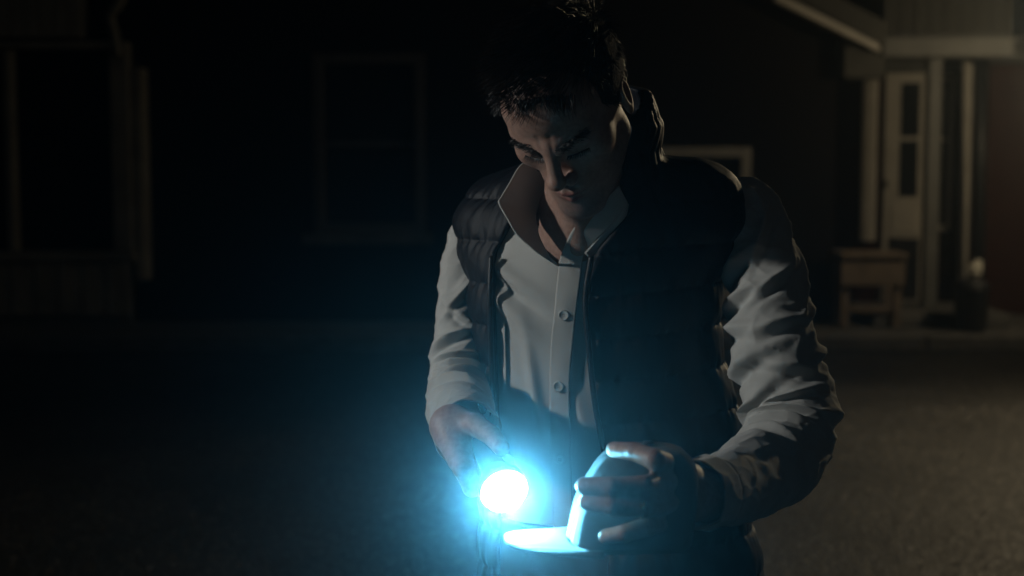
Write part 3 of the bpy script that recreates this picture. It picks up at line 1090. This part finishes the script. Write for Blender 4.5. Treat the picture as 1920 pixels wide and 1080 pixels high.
# eyebrows and lashes
for s in (-1, 1):
    n = 240
    t = rng.uniform(0, 1, n)
    bx = s * (0.009 + 0.043 * t)
    r_ = np.stack([bx, -0.1005 + 0.020 * t ** 1.6, 0.0105 + 0.016 * t - 0.006 * t ** 3 + rng.normal(0, 0.0026, n)], 1)
    rw = HC + (r_ * HS) @ HR.T
    for _ in range(8):                                   # settle on the skin
        e = F.eval(rw.astype(np.float32), [o for o in F.ops if o[2] is not None and np.all(o[2] - .02 < rw.max(0)) and np.all(o[3] + .02 > rw.min(0))])
        rw = rw - np.clip(e, -.01, .01)[:, None] * (HR @ np.array([0, -1.0, 0.1]))
    dv_ = np.tile(np.array([[s * 0.8, -0.25, 0.15]]), (n, 1)) + rng.normal(0, 0.2, (n, 3))
    V, Q = strands(rw, dv_ @ HR.T, rng.uniform(0.006, 0.011, n), rng.uniform(0.0004, 0.0008, n), np.tile(np.array([[s * .2, .2, -.2]]), (n, 1)) @ HR.T, 3, 0.1)
    link('eyebrow', mesh_np('eyebrow', V, Q), M['hair'], person, True)
    n = 46
    t = np.linspace(0, 1, n)
    r_ = np.stack([s * (0.018 + 0.027 * t), -0.0925 + 0.011 * t ** 1.5, -0.0055 + 0 * t], 1)
    rw = HC + (r_ * HS) @ HR.T
    dv_ = np.stack([s * (t - 0.35) * 0.9, -np.ones(n), -0.75 * np.ones(n)], 1) + rng.normal(0, .08, (n, 3))
    V, Q = strands(rw, dv_ @ HR.T, rng.uniform(0.007, 0.010, n), np.full(n, 0.00042), np.tile(np.array([[0, -.1, .5]]), (n, 1)) @ HR.T, 3, 0.05)
    link('eyelashes', mesh_np('eyelashes', V, Q), M['hair'], person, True)

# ------------------------------------------------------------------ shirt
vneck_l = [(940, 380), (965, 432), (1048, 499)]
SOFF = 0.012


def tl(p):
    return (p - TC.astype(np.float32)) @ TR.astype(np.float32)


# front opening of the shirt: half plane lines in torso space
pa_, pb_, pc_ = (tl(surf(*q_, SOFF)[None])[0] for q_ in ((958, 425), (1050, 500), (1120, 410)))


def shirt_shape(p, d):
    q = tl(p)
    x, y, z = q[:, 0], q[:, 1], q[:, 2]
    fold = 0.0
    # diagonal drag lines below the collar and towards the waist
    for ax, az, sx, sz, wd, am in ((-.115, .085, 0.9, -0.45, 0.013, .010), (-.105, .03, 0.8, -0.6, 0.014, .010), (-.10, .055, 0.85, -0.52, 0.009, -.006), (.03, -.21, 0.75, 0.65, 0.010, -.008), (-.06, -.13, .2, -1.0, .011, .006), (-.085, -.20, .35, -.9, .013, .008), (-.07, -.06, .15, -1.0, .010, .005), (.0, -.10, .3, -.95, .012, .004)):
        u = (x - ax) * sz - (z - az) * sx
        v = (x - ax) * sx + (z - az) * sz
        fold = fold + am * np.exp(-(u / wd) ** 2 - (v / 0.07) ** 2)
    fold = fold + 0.0016 * snoise(q * np.array([1, 1, .5], np.float32), 42, 2)
    d = d - SOFF - np.where(y < 0, fold, 0)
    d = np.maximum(d, -(d + 0.006))

    def side(a, b, px_, pz_):
        t = b[[0, 2]] - a[[0, 2]]
        t = t / np.linalg.norm(t)
        return (px_ - a[0]) * (-t[1]) + (pz_ - a[2]) * t[0]      # >0 to the left of a->b
    v1 = side(pb_, pa_, x, z)       # left edge, pb -> pa going up-left : neck side is to the right
    v2 = side(pb_, pc_, x, z)
    cut = np.maximum(np.maximum(v1, -v2), y - 0.02)
    top = z - (tl(NECK[None].astype(np.float32))[0, 2] + 0.045)
    d = np.maximum(d, -cut)
    d = np.maximum(d, top)
    return d


S = torso(Field())
S.fn(shirt_shape)
shirt = link('shirt', S.mesh('shirt', 0.0028), M['shirt'], person, True)


def ridges(u, v, specs):
    """specs: (u0, v0, du, dv, half length, half width, height) folds in tube space"""
    d = np.zeros_like(u)
    for u0, v0, ang, ln, wd, am in specs:
        du = (u - u0 + math.pi) % (2 * math.pi) - math.pi
        dv = (v - v0)
        c, s = math.cos(ang), math.sin(ang)
        wd = wd * 0.8
        a = du * 0.06 * c + dv * s            # along, metres
        b = -du * 0.06 * s + dv * c
        d = d + 1.1 * am * (np.exp(-np.abs(b / wd) ** 1.4) - 0.65 * np.exp(-((b - 1.7 * wd) / (0.8 * wd)) ** 2)) * np.exp(-(a / ln) ** 2)
    return d


def sleeve(name, pts, rad, specs, seed, nu=180, nvv=260, wr=0.003, cuff=0.0):
    path = spline(pts, nvv)
    rr = spline([[r, 0, 0] for r in rad], nvv)[:, 0]
    fr = frames(path)
    seg = np.r_[0, np.cumsum(np.linalg.norm(np.diff(path, axis=0), axis=1))]
    u = np.linspace(0, 2 * math.pi, nu, endpoint=False)[None, :] * np.ones((nvv, 1))
    v = seg[:, None] * np.ones((1, nu))
    A = np.array([f[1] for f in fr])[:, None]
    Bv = np.array([f[2] for f in fr])[:, None]
    N = np.cos(u)[..., None] * A + np.sin(u)[..., None] * Bv
    g = path[:, None] + N * rr[:, None, None]
    d = ridges(u, v, specs)
    pn = g.reshape(-1, 3)
    rg_ = 1 - np.abs(snoise(pn * np.array([1, 1, 1.6]), 46, seed + 5)); rg2 = 1 - np.abs(snoise(pn * np.array([1, 1, 2.0]), 85, seed + 8))
    d = d + (wr * (0.7 * snoise(pn, 38, seed) + 0.5 * snoise(pn * np.array([1, 1, 1.8]), 70, seed + 3)) + 0.0022 * np.clip(rg_, 0, 1) ** 4 + 0.0009 * np.clip(rg2, 0, 1) ** 4).reshape(u.shape)
    if cuff:
        d = d + 0.004 * np.clip((v - (seg[-1] - cuff)) / 0.004, 0, 1) - 0.003 * np.exp(-((v - (seg[-1] - cuff)) / .004) ** 2)
    g = g + N * d[..., None]
    # turn the end inwards so the cloth has an edge
    inner = path[-1][None, None] + (g[-1:] - path[-1]) * np.array([0.95, 0.9]).reshape(2, 1, 1)
    inner[1] -= fr[-1][0] * 0.02
    g = np.concatenate([g, inner], 0)
    o = link(name, grid_mesh(name, g, True), M['shirt'], shirt, True)
    return o


# which angle of the tube faces the camera is found from the frame
def face_angle(pts, i, toward):
    fr = frames(spline(pts, 60))
    t, a, b = fr[i]
    q_ = np.asarray(toward, float)
    return math.atan2(q_.dot(b), q_.dot(a))


lp = [P(1340, 396, 2.12), P(1392, 408, 2.10), P(1420, 455, 2.08), P(1437, 540, 2.05), P(1452, 650, 2.01), P(1484, 775, 1.975), P(1470, 846, 1.93), P(1425, 885, 1.85), P(1365, 915, 1.73), P(1300, 930, 1.63)]
ca_ = face_angle(lp, 20, (0, -1, 0))
lf = face_angle(lp, 20, (-1, -0.4, 0))
rf = face_angle(lp, 20, (1, -0.6, 0))
specs = [
    (rf, 0.05, 1.3, .07, .007, .009), (ca_, 0.09, 1.0, .05, .010, .008), (lf, .13, .35, .05, .013, .012),
    (lf, .185, 0.25, .055, .011, .013), (ca_, .17, .6, .05, .010, .010), (rf, .16, 1.2, .06, .008, .010), (lf, .225, -.2, .05, .012, .012),
    (ca_, .235, .2, .045, .010, .011), (rf, .21, .9, .04, .008, .009), (lf, .27, .2, .06, .012, .014), (ca_, .29, -.4, .05, .011, .012),
    (rf, .28, .5, .05, .009, .010), (ca_, .335, .2, .06, .010, .010), (lf, .335, .6, .05, .013, .012), (ca_, .38, -.1, .06, .012, .008), (rf, .36, .3, .06, .010, .008),
    (ca_ + .6, .43, .3, .06, .012, .008), (ca_ + .3, .48, -.2, .05, .012, .007)]
sleeve('sleeve', lp, [0.046, 0.049, 0.050, 0.053, 0.060, 0.064, 0.060, 0.055, 0.044, 0.037], specs, 1, cuff=0.05)
rp = [P(930, 420, 2.23), P(893, 428, 2.22), P(873, 520, 2.19), P(868, 640, 2.17), P(862, 722, 2.13), P(864, 768, 2.05), P(872, 800, 1.95), P(878, 812, 1.885)]
ca2 = face_angle(rp, 20, (0, -1, 0))
specs = [(ca2, .14, .7, .05, .010, .009), (ca2, .18, -.5, .05, .010, .010), (ca2 + .5, .22, .4, .05, .011, .011), (ca2, .255, .1, .06, .008, .010), (ca2 - .4, .29, -.2, .06, .010, .010),
         (ca2, .33, .2, .05, .010, .008), (ca2 + .4, .36, -.4, .05, .010, .008)]
sleeve('sleeve', rp, [0.034, 0.036, 0.038, 0.043, 0.047, 0.048, 0.043, 0.041], specs, 5, cuff=0.055, wr=0.0025)


def sheet(name, rows, thick, mt, parent, nu=40, nv_=24, ripple=0.0):
    """smooth patch through rows of 3-D points, given thickness"""
    rows = np.array(rows)                         # r, c, 3
    a = np.stack([spline(r, nu) for r in rows])   # r, nu, 3
    g = np.stack([spline(a[:, i], nv_) for i in range(nu)], 1) if len(rows) > 2 else np.linspace(0, 1, nv_)[:, None, None] * (a[1] - a[0])[None] + a[0][None]
    if ripple:
        pn = g.reshape(-1, 3)
        g = g + (ripple * snoise(pn, 60, 4)).reshape(g.shape[:2])[..., None] * np.array([0, 1.0, 0])
    o = link(name, grid_mesh(name, g), mt, parent, True)
    md = o.modifiers.new('thickness', 'SOLIDIFY')
    md.thickness = thick
    md.offset = 0
    return o


# open collar, image left
dV = surf(1050, 500, SOFF + .002)[1]
out_px = [(1003, 292, 2.10), (975, 311, 2.07), (955, 344, 2.035), (940, 369, 2.01), (935, 379, 2.0), (943, 396, 1.995), (951, 409, 1.992), (965, 434, 1.99), (985, 455, 1.99), (1012, 476, 1.99), (1049, 500, dV)]
in_px = [(1030, 350, 2.12), (1022, 362, 2.105), (1012, 380, 2.09), (1006, 397, 2.075), (1004, 406, 2.065), (1005, 418, 2.055), (1007, 428, 2.045), (1012, 446, 2.03), (1019, 461, 2.02), (1031, 482, 2.005), (1051, 502, dV)]
outer_l = [P(*q_) for q_ in out_px]
inner_l = [P(*q_) for q_ in in_px]
mid_l = [a * .5 + b * .5 + np.array([0, 0.004, 0]) for a, b in zip(outer_l, inner_l)]
sheet('collar', [outer_l, mid_l, inner_l], 0.0022, M['shirt'], shirt, 90, 20, 0.003)
# placket running up into the collar, image right
le = [(1040, 1000), (1034, 880), (1031, 725), (1034, 640), (1039, 590), (1046, 520), (1051, 482), (1078, 424), (1118, 390), (1160, 349)]
re = [(1074, 1000), (1071, 880), (1068, 725), (1074, 650), (1080, 590), (1089, 520), (1096, 474), (1128, 440), (1158, 405), (1176, 380)]
rowL, rowR = [], []
for i, (a, b) in enumerate(zip(le, re)):
    for rw_, q_, dd in ((rowL, a, 0), (rowR, b, 0)):
        if i <= 6:
            rw_.append(surf(*q_, SOFF + 0.006))
        else:
            d7 = surf(*le[6], SOFF + 0.0045)[1]
            rw_.append(P(*q_, d7 + (-0.030, -0.034, -0.022)[i - 7] + (0.0 if rw_ is rowL else 0.004)))
rowM = [(a + b) / 2 + np.array([0, -0.0012, 0]) for a, b in zip(rowL, rowR)]
placket = sheet('placket', [rowL, rowM, rowR], 0.003, M['shirt'], shirt, 160, 14, 0.0012)
# outer fold of the same collar, hanging over the vest
sheet('collar', [[rowR[-4] + np.array([0, -.002, 0]), rowR[-3], rowR[-2], rowR[-1]],
                 [P(1108, 492, rowR[-4][1] + .004), P(1140, 452, rowR[-3][1] + .012), P(1165, 420, rowR[-2][1] + .012), P(1180, 388, rowR[-1][1] + .008)],
                 [P(1100, 520, rowR[-4][1] + .012), P(1128, 480, rowR[-3][1] + .03), P(1160, 440, rowR[-2][1] + .03), P(1178, 400, rowR[-1][1] + .02)]], 0.0025, M['shirt'], shirt, 30, 14)
# back of the collar round the neck
bk = []
for k_ in range(9):
    a = R(25 + 130 * k_ / 8)
    bk.append(NECK + np.array([0.066 * math.cos(a) - 0.002, 0.018 + 0.062 * math.sin(a), 0.0]))
sheet('collar_stand', [[p_ + np.array([0, 0, 0.02]) for p_ in bk], [p_ + np.array([0, 0.004, 0.045]) for p_ in bk], [p_ + np.array([0, 0.002, 0.065]) for p_ in bk]], 0.0025, M['shirt'], shirt, 50, 12)
# buttons
for px_, py_ in ((1057, 591), (1047, 725), (1050, 862)):
    c_ = surf(px_, py_, SOFF + 0.0090)
    e_ = 0.004
    nn = TR @ np.array([0.05, -1, 0.1])
    Tm = Matrix.Translation(c_) @ Vector(nn).to_track_quat('Z', 'Y').to_matrix().to_4x4()
    bt = MB().lathe([(0.001, -0.001), (0.0072, -0.001), (0.0078, 0.0004), (0.0070, 0.0021), (0.0054, 0.0009), (0.0004, 0.0006)], 26, Tm).done('button', M['button'], shirt, smooth=True)
    th = MB()
    for sx, sy in ((1, 1), (-1, 1), (1, -1), (-1, -1)):
        th.lathe([(0.0007, 0.0004), (0.0007, 0.0011)], 8, Tm @ Matrix.Translation((sx * .0013, sy * .0013, 0)))
    th.done('thread', M['thread'], bt)
# buttonhole near the collar
bh = P(1083, 459, surf(1075, 482, SOFF + 0.0045)[1] + 0.0005)
MB().box((-0.0011, -0.0016, -0.007), (0.0011, 0.0008, 0.007), Matrix.Translation(bh) @ Matrix.Rotation(R(14), 4, 'Y')).done('buttonhole', M['thread'], shirt, bevel=0.0005)

# ------------------------------------------------------------------ vest
edges = [(1120, 936, 1140), (900, 932, 1132), (850, 930, 1128), (760, 928, 1111), (650, 926, 1099), (560, 924, 1093), (480, 926, 1104), (420, 934, 1160), (380, 944, 1196), (345, 948, 1212), (300, 945, 1222), (180, 940, 1222)]
ez, exl, exr = [], [], []
for py_, a, b in edges:
    if py_ >= 460:
        qa, qb = surf(a, py_, 0.03), surf(b, py_, 0.03)
    else:
        qa, qb = P(a, py_, 1.97), P(b, py_, 1.97)
    la, lb = tl(qa[None].astype(np.float32))[0], tl(qb[None].astype(np.float32))[0]
    ez.append((la[2] + lb[2]) / 2); exl.append(la[0]); exr.append(lb[0])
ez, exl, exr = map(np.array, (ez, exl, exr))
o_ = np.argsort(ez); ez, exl, exr = ez[o_], exl[o_], exr[o_]
NCA = NECK + np.array([0.004, 0.03, -0.02])
NCB = NECK + np.array([0.012, 0.000, 0.145])
cax = (NCB - NCA) / np.linalg.norm(NCB - NCA)
hem = float(tl(P(1200, 1170, 2.1)[None].astype(np.float32))[0, 2])
ARM_L = sd_cone(P(1418, 415, 2.10), P(1474, 650, 2.02), 0.048, 0.064)
ARM_R = sd_cone(P(868, 430, 2.22), P(846, 660, 2.17), 0.030, 0.044)


def vest_shape(p, d):
    q = tl(p)
    x, y, z = q[:, 0], q[:, 1], q[:, 2]
    ang = np.arctan2(x, -y)
    sp = 0.062
    ph = z / sp + 0.06 * np.sin(ang * 3 + 1)
    s = ph - np.floor(ph)
    prof = np.sqrt(np.clip(np.sin(math.pi * s), 0, 1))
    q2 = np.stack([ang * 0.17, 0 * z, z * 0.30], 1)
    wr = (snoise(q2, 210, 3) + 0.7 * snoise(q2, 380, 9)) * (1.15 - prof) + 0.5 * snoise(p, 75, 6)
    d = d - (0.022 + 0.0058 * prof + 0.0026 * wr)
    # stand-up collar
    pa = p - NCA.astype(np.float32)
    hgt = pa @ cax.astype(np.float32)
    rad = pa - hgt[:, None] * cax.astype(np.float32)
    rr = np.linalg.norm(rad * np.array([1.0, 1.05, 1.0], np.float32), axis=1)
    a2 = np.arctan2(rad[:, 0], -rad[:, 1])
    cs = hgt / 0.045
    cs = cs - np.floor(cs)
    cp = np.sqrt(np.clip(np.sin(math.pi * cs), 0, 1))
    rc = rr - (0.096 - 0.5 * np.clip(hgt - 0.17, 0, 0.2) + 0.004 * cp + 0.0022 * np.sin(a2 * 34 + 3 * np.sin(hgt * 60)) * (1 - 0.6 * cp))
    htop = 0.215 - 0.05 * np.clip(-rad[:, 1] / 0.09, 0, 1)
    coll = np.maximum(np.maximum(rc, -hgt), hgt - htop)
    out = smin(d, coll, 0.018)
    inner = smin(d + 0.020, np.maximum(np.maximum(rc + 0.020, -hgt), hgt - 0.5), 0.01)
    out = -smin(-out, inner, 0.006)
    # open front
    xl_, xr_ = np.interp(z, ez, exl), np.interp(z, ez, exr)
    zn = tl(NECK[None].astype(np.float32))[0, 2]
    cut = np.maximum(np.maximum(x - xr_, xl_ - x), np.where(z > zn - 0.005, y + np.where(x < -0.02, 0.045, 0.110), y))
    out = -smin(-out, cut, 0.010)
    # arm holes and hem
    out = -smin(-out, np.minimum(ARM_L(p), ARM_R(p)), 0.008)
    return -smin(-out, (z - hem) , 0.008)


V = torso(Field())
V.custom(lambda p: np.full(len(p), 0.3, np.float32), NECK - np.array([.16, .16, .1]), NECK + np.array([.16, .16, .25]), 0.001)
V.fn(vest_shape)
vest = link('vest', V.mesh('vest', 0.0028), M['vest'], person, True)
for nm, ei in (('zip_edge', 0), ('zip_edge', 1)):
    pts = []
    for py_, a, b in edges[1:7]:
        pts.append(surf((a, b)[ei] + (-5, 5)[ei], py_, 0.031))
    MB().tube(spline(pts, 60), 0.0042, 8).done(nm, M['black'], vest, smooth=True)

# ------------------------------------------------------------------ jeans and shoes
J = torso(Field())
J.fn(lambda p, d: np.maximum(d - 0.019, p[:, 2] - 0.965))
for s in (-1, 1):
    hp = HIP + TR @ np.array([0.088 * s, 0, -0.03])
    kn = np.array([hp[0] + 0.02 * s, hp[1] - 0.03, 0.50])
    an = np.array([hp[0] + 0.03 * s, hp[1] + 0.01, 0.07])
    J.chain([hp, kn, an], [0.10, 0.076, 0.066], 0.03)
J.fn(lambda p, d: d - 0.004 * snoise(p * np.array([1, 1, 2.0], np.float32), 30, 3) - 0.003 * np.sin(p[:, 2] * 130 + 4 * snoise(p, 18, 1)) * np.clip(snoise(p, 9, 8), 0, 1))
link('jeans', J.mesh('jeans', 0.006), M['jeans'], person, True)
for s in (-1, 1):
    hp = HIP + TR @ np.array([0.088 * s, 0, -0.03])
    c_ = np.array([hp[0] + 0.035 * s, hp[1] + 0.01, 0])
    K = Field()
    K.cone(c_ + np.array([0, 0.03, 0.045]), c_ + np.array([0.02 * s, -0.17, 0.034]), 0.045, 0.034, 0.01)
    K.cone(c_ + np.array([0, 0.01, 0.05]), c_ + np.array([0, 0.005, 0.10]), 0.048, 0.044, 0.03)
    K.fn(lambda p, d: np.maximum(d, 0.006 - p[:, 2]))
    link('shoe', K.mesh('shoe', 0.006), M['shoe'], person, True)
# finger ring
q0, q1 = P(1232, 946, 1.537), P(1212, 950, 1.512)
rc_ = P(1204, 950, 1.511)
TD = Vector(P(1212, 950, 1.51) - P(1150, 948, 1.51)).to_track_quat('Z', 'Y').to_matrix().to_4x4()
rg = MB()
prof = [(0.0122, -0.0022), (0.0134, -0.0018), (0.0136, 0.0018), (0.0122, 0.0022)]
rg.lathe(prof, 28, Matrix.Translation(rc_) @ TD, caps=False)
rgo = rg.done('finger_ring', M['ring'], None, smooth=True)
tag(rgo, 'small pale metal ring on the ring finger of the hand holding the cap', 'ring')

# ------------------------------------------------------------------ torch
torch = empty('flashlight', tuple(LENS))
tag(torch, 'switched-on flashlight gripped in the hand, glaring blue white at the camera', 'flashlight')
TM = Matrix.Translation(LENS) @ Vector(LD).to_track_quat('Z', 'Y').to_matrix().to_4x4()
MB().lathe([(0.010, -0.170), (0.0145, -0.168), (0.0155, -0.160), (0.0155, -0.050), (0.018, -0.046), (0.018, -0.040), (0.020, -0.036), (0.029, -0.012), (0.0305, -0.010), (0.0305, 0.002), (0.0290, 0.003)], 32, TM, caps=False).done('body', M['black'], torch, smooth=True)
for k_ in range(3):
    MB().lathe([(0.0156, -0.150 + k_ * .01), (0.0164, -0.149 + k_ * .01), (0.0164, -0.144 + k_ * .01), (0.0156, -0.143 + k_ * .01)], 24, TM, caps=False).done('grip_ring', M['dark'], torch, smooth=True)
MB().lathe([(0.0005, -0.170), (0.009, -0.171), (0.009, -0.175), (0.0005, -0.176)], 20, TM).done('tail_switch', M['dark'], torch, smooth=True)
MB().lathe([(0.0005, 0.006), (0.012, 0.0055), (0.024, 0.003), (0.0285, 0.0005), (0.0287, -0.002)], 32, TM, caps=False).done('lens', M['bulb_cool'], torch, smooth=True)
lamp_light('flashlight_light', 'SPOT', LP_(0.012, 0, 0), TORCH_W, (0.14, 0.66, 1.0), 0.014, LP_(1.0, 0, 0), R(165), 0.9)

# ------------------------------------------------------------------ cap
CC = np.array([P(1060, 1038, 1.6)[0] + 0.072, 1.60, P(1060, 1036, 1.55)[2]])
cap = empty('cap', tuple(CC))
tag(cap, 'dark cap held by its crown, brim lit white by the flashlight', 'cap')
CY = rot(4)                                              # brim points left and a little to the camera


def cap_pt(x, y, z):
    return CC + CY @ np.array([x, y, z])


def sq(a, ex):
    c, s_ = math.cos(a), math.sin(a)
    k_ = (abs(c) ** ex + abs(s_) ** ex) ** (-1.0 / ex)
    return c * k_, s_ * k_


nu_, nv_ = 84, 30
g = np.zeros((nv_, nu_, 3))
for i in range(nv_):
    f = i / (nv_ - 1) * math.pi / 2
    rz = math.sin(f) ** 0.85 * 0.111
    rr_ = max(math.cos(f), 0) ** 0.5
    for j in range(nu_):
        a = 2 * math.pi * j / nu_
        cx_, sy_ = sq(a, 3.4)
        seam = 1 - 0.02 * math.exp(-((((a * 6 / (2 * math.pi)) % 1) - 0.5) / 0.05) ** 2)
        k_ = seam * (1 + 0.018 * math.sin(5 * a + 4 * f) + 0.012 * math.sin(11 * a - 7 * f))
        g[i, j] = cap_pt(0.070 * cx_ * rr_ * k_ + 0.022 * rz / 0.111, 0.058 * sy_ * rr_ * k_, rz)
crown = link('crown', grid_mesh('crown', g, True), M['cap'], cap, True)
md = crown.modifiers.new('thickness', 'SOLIDIFY'); md.thickness = 0.0025; md.offset = -1
MB().lathe([(0.0005, 0.004), (0.006, 0.003), (0.0075, 0.0), (0.0005, -0.002)], 16, Matrix.Translation(cap_pt(0.022, 0, 0.112))).done('top_button', M['cap'], cap, smooth=True)
# brim: from the crown front round to the left
nb_, nr = 48, 14
g = np.zeros((nr, nb_, 3))
BL = CC[0] - 0.070 - P(950, 1018, 1.585)[0]
for j in range(nb_):
    a = R(118) + R(124) * j / (nb_ - 1)                   # far end .. left .. near end
    t_ = j / (nb_ - 1) * 2 - 1
    cx_, sy_ = sq(a, 3.4)
    root = np.array([0.068 * cx_, 0.060 * sy_, 0.003])
    tip = np.array([root[0] - (BL + .004) * (1 - abs(t_) ** 2.6) - 0.001, -0.066 * math.copysign(abs(t_) ** 0.8, t_), 0.0])
    for i in range(nr):
        t = i / (nr - 1)
        p_ = root * (1 - t) + tip * t
        yy = p_[1] / 0.066
        p_[2] += 0.004 * t - 0.006 * yy * yy * t
        g[i, j] = cap_pt(*p_)
brim = link('brim', grid_mesh('brim', g), M['cap'], cap, True)
md = brim.modifiers.new('thickness', 'SOLIDIFY'); md.thickness = 0.003; md.offset = 0

# ------------------------------------------------------------------ haze added to give the flashlight its glow
hm = bpy.data.materials.new('glow_haze')
hm.use_nodes = True
t = hm.node_tree
t.nodes.clear()
vo = t.nodes.new('ShaderNodeVolumePrincipled')
vo.inputs['Color'].default_value = (0.75, 0.9, 1.0, 1)
vo.inputs['Density'].default_value = HAZE_DENSITY
vo.inputs['Anisotropy'].default_value = HAZE_G
ou = t.nodes.new('ShaderNodeOutputMaterial')
t.links.new(vo.outputs[0], ou.inputs['Volume'])
hz = MB().box((-210, -50, -1.5), (210, 270, 9.0)).done('haze', hm)
tag(hz, kind='stuff')
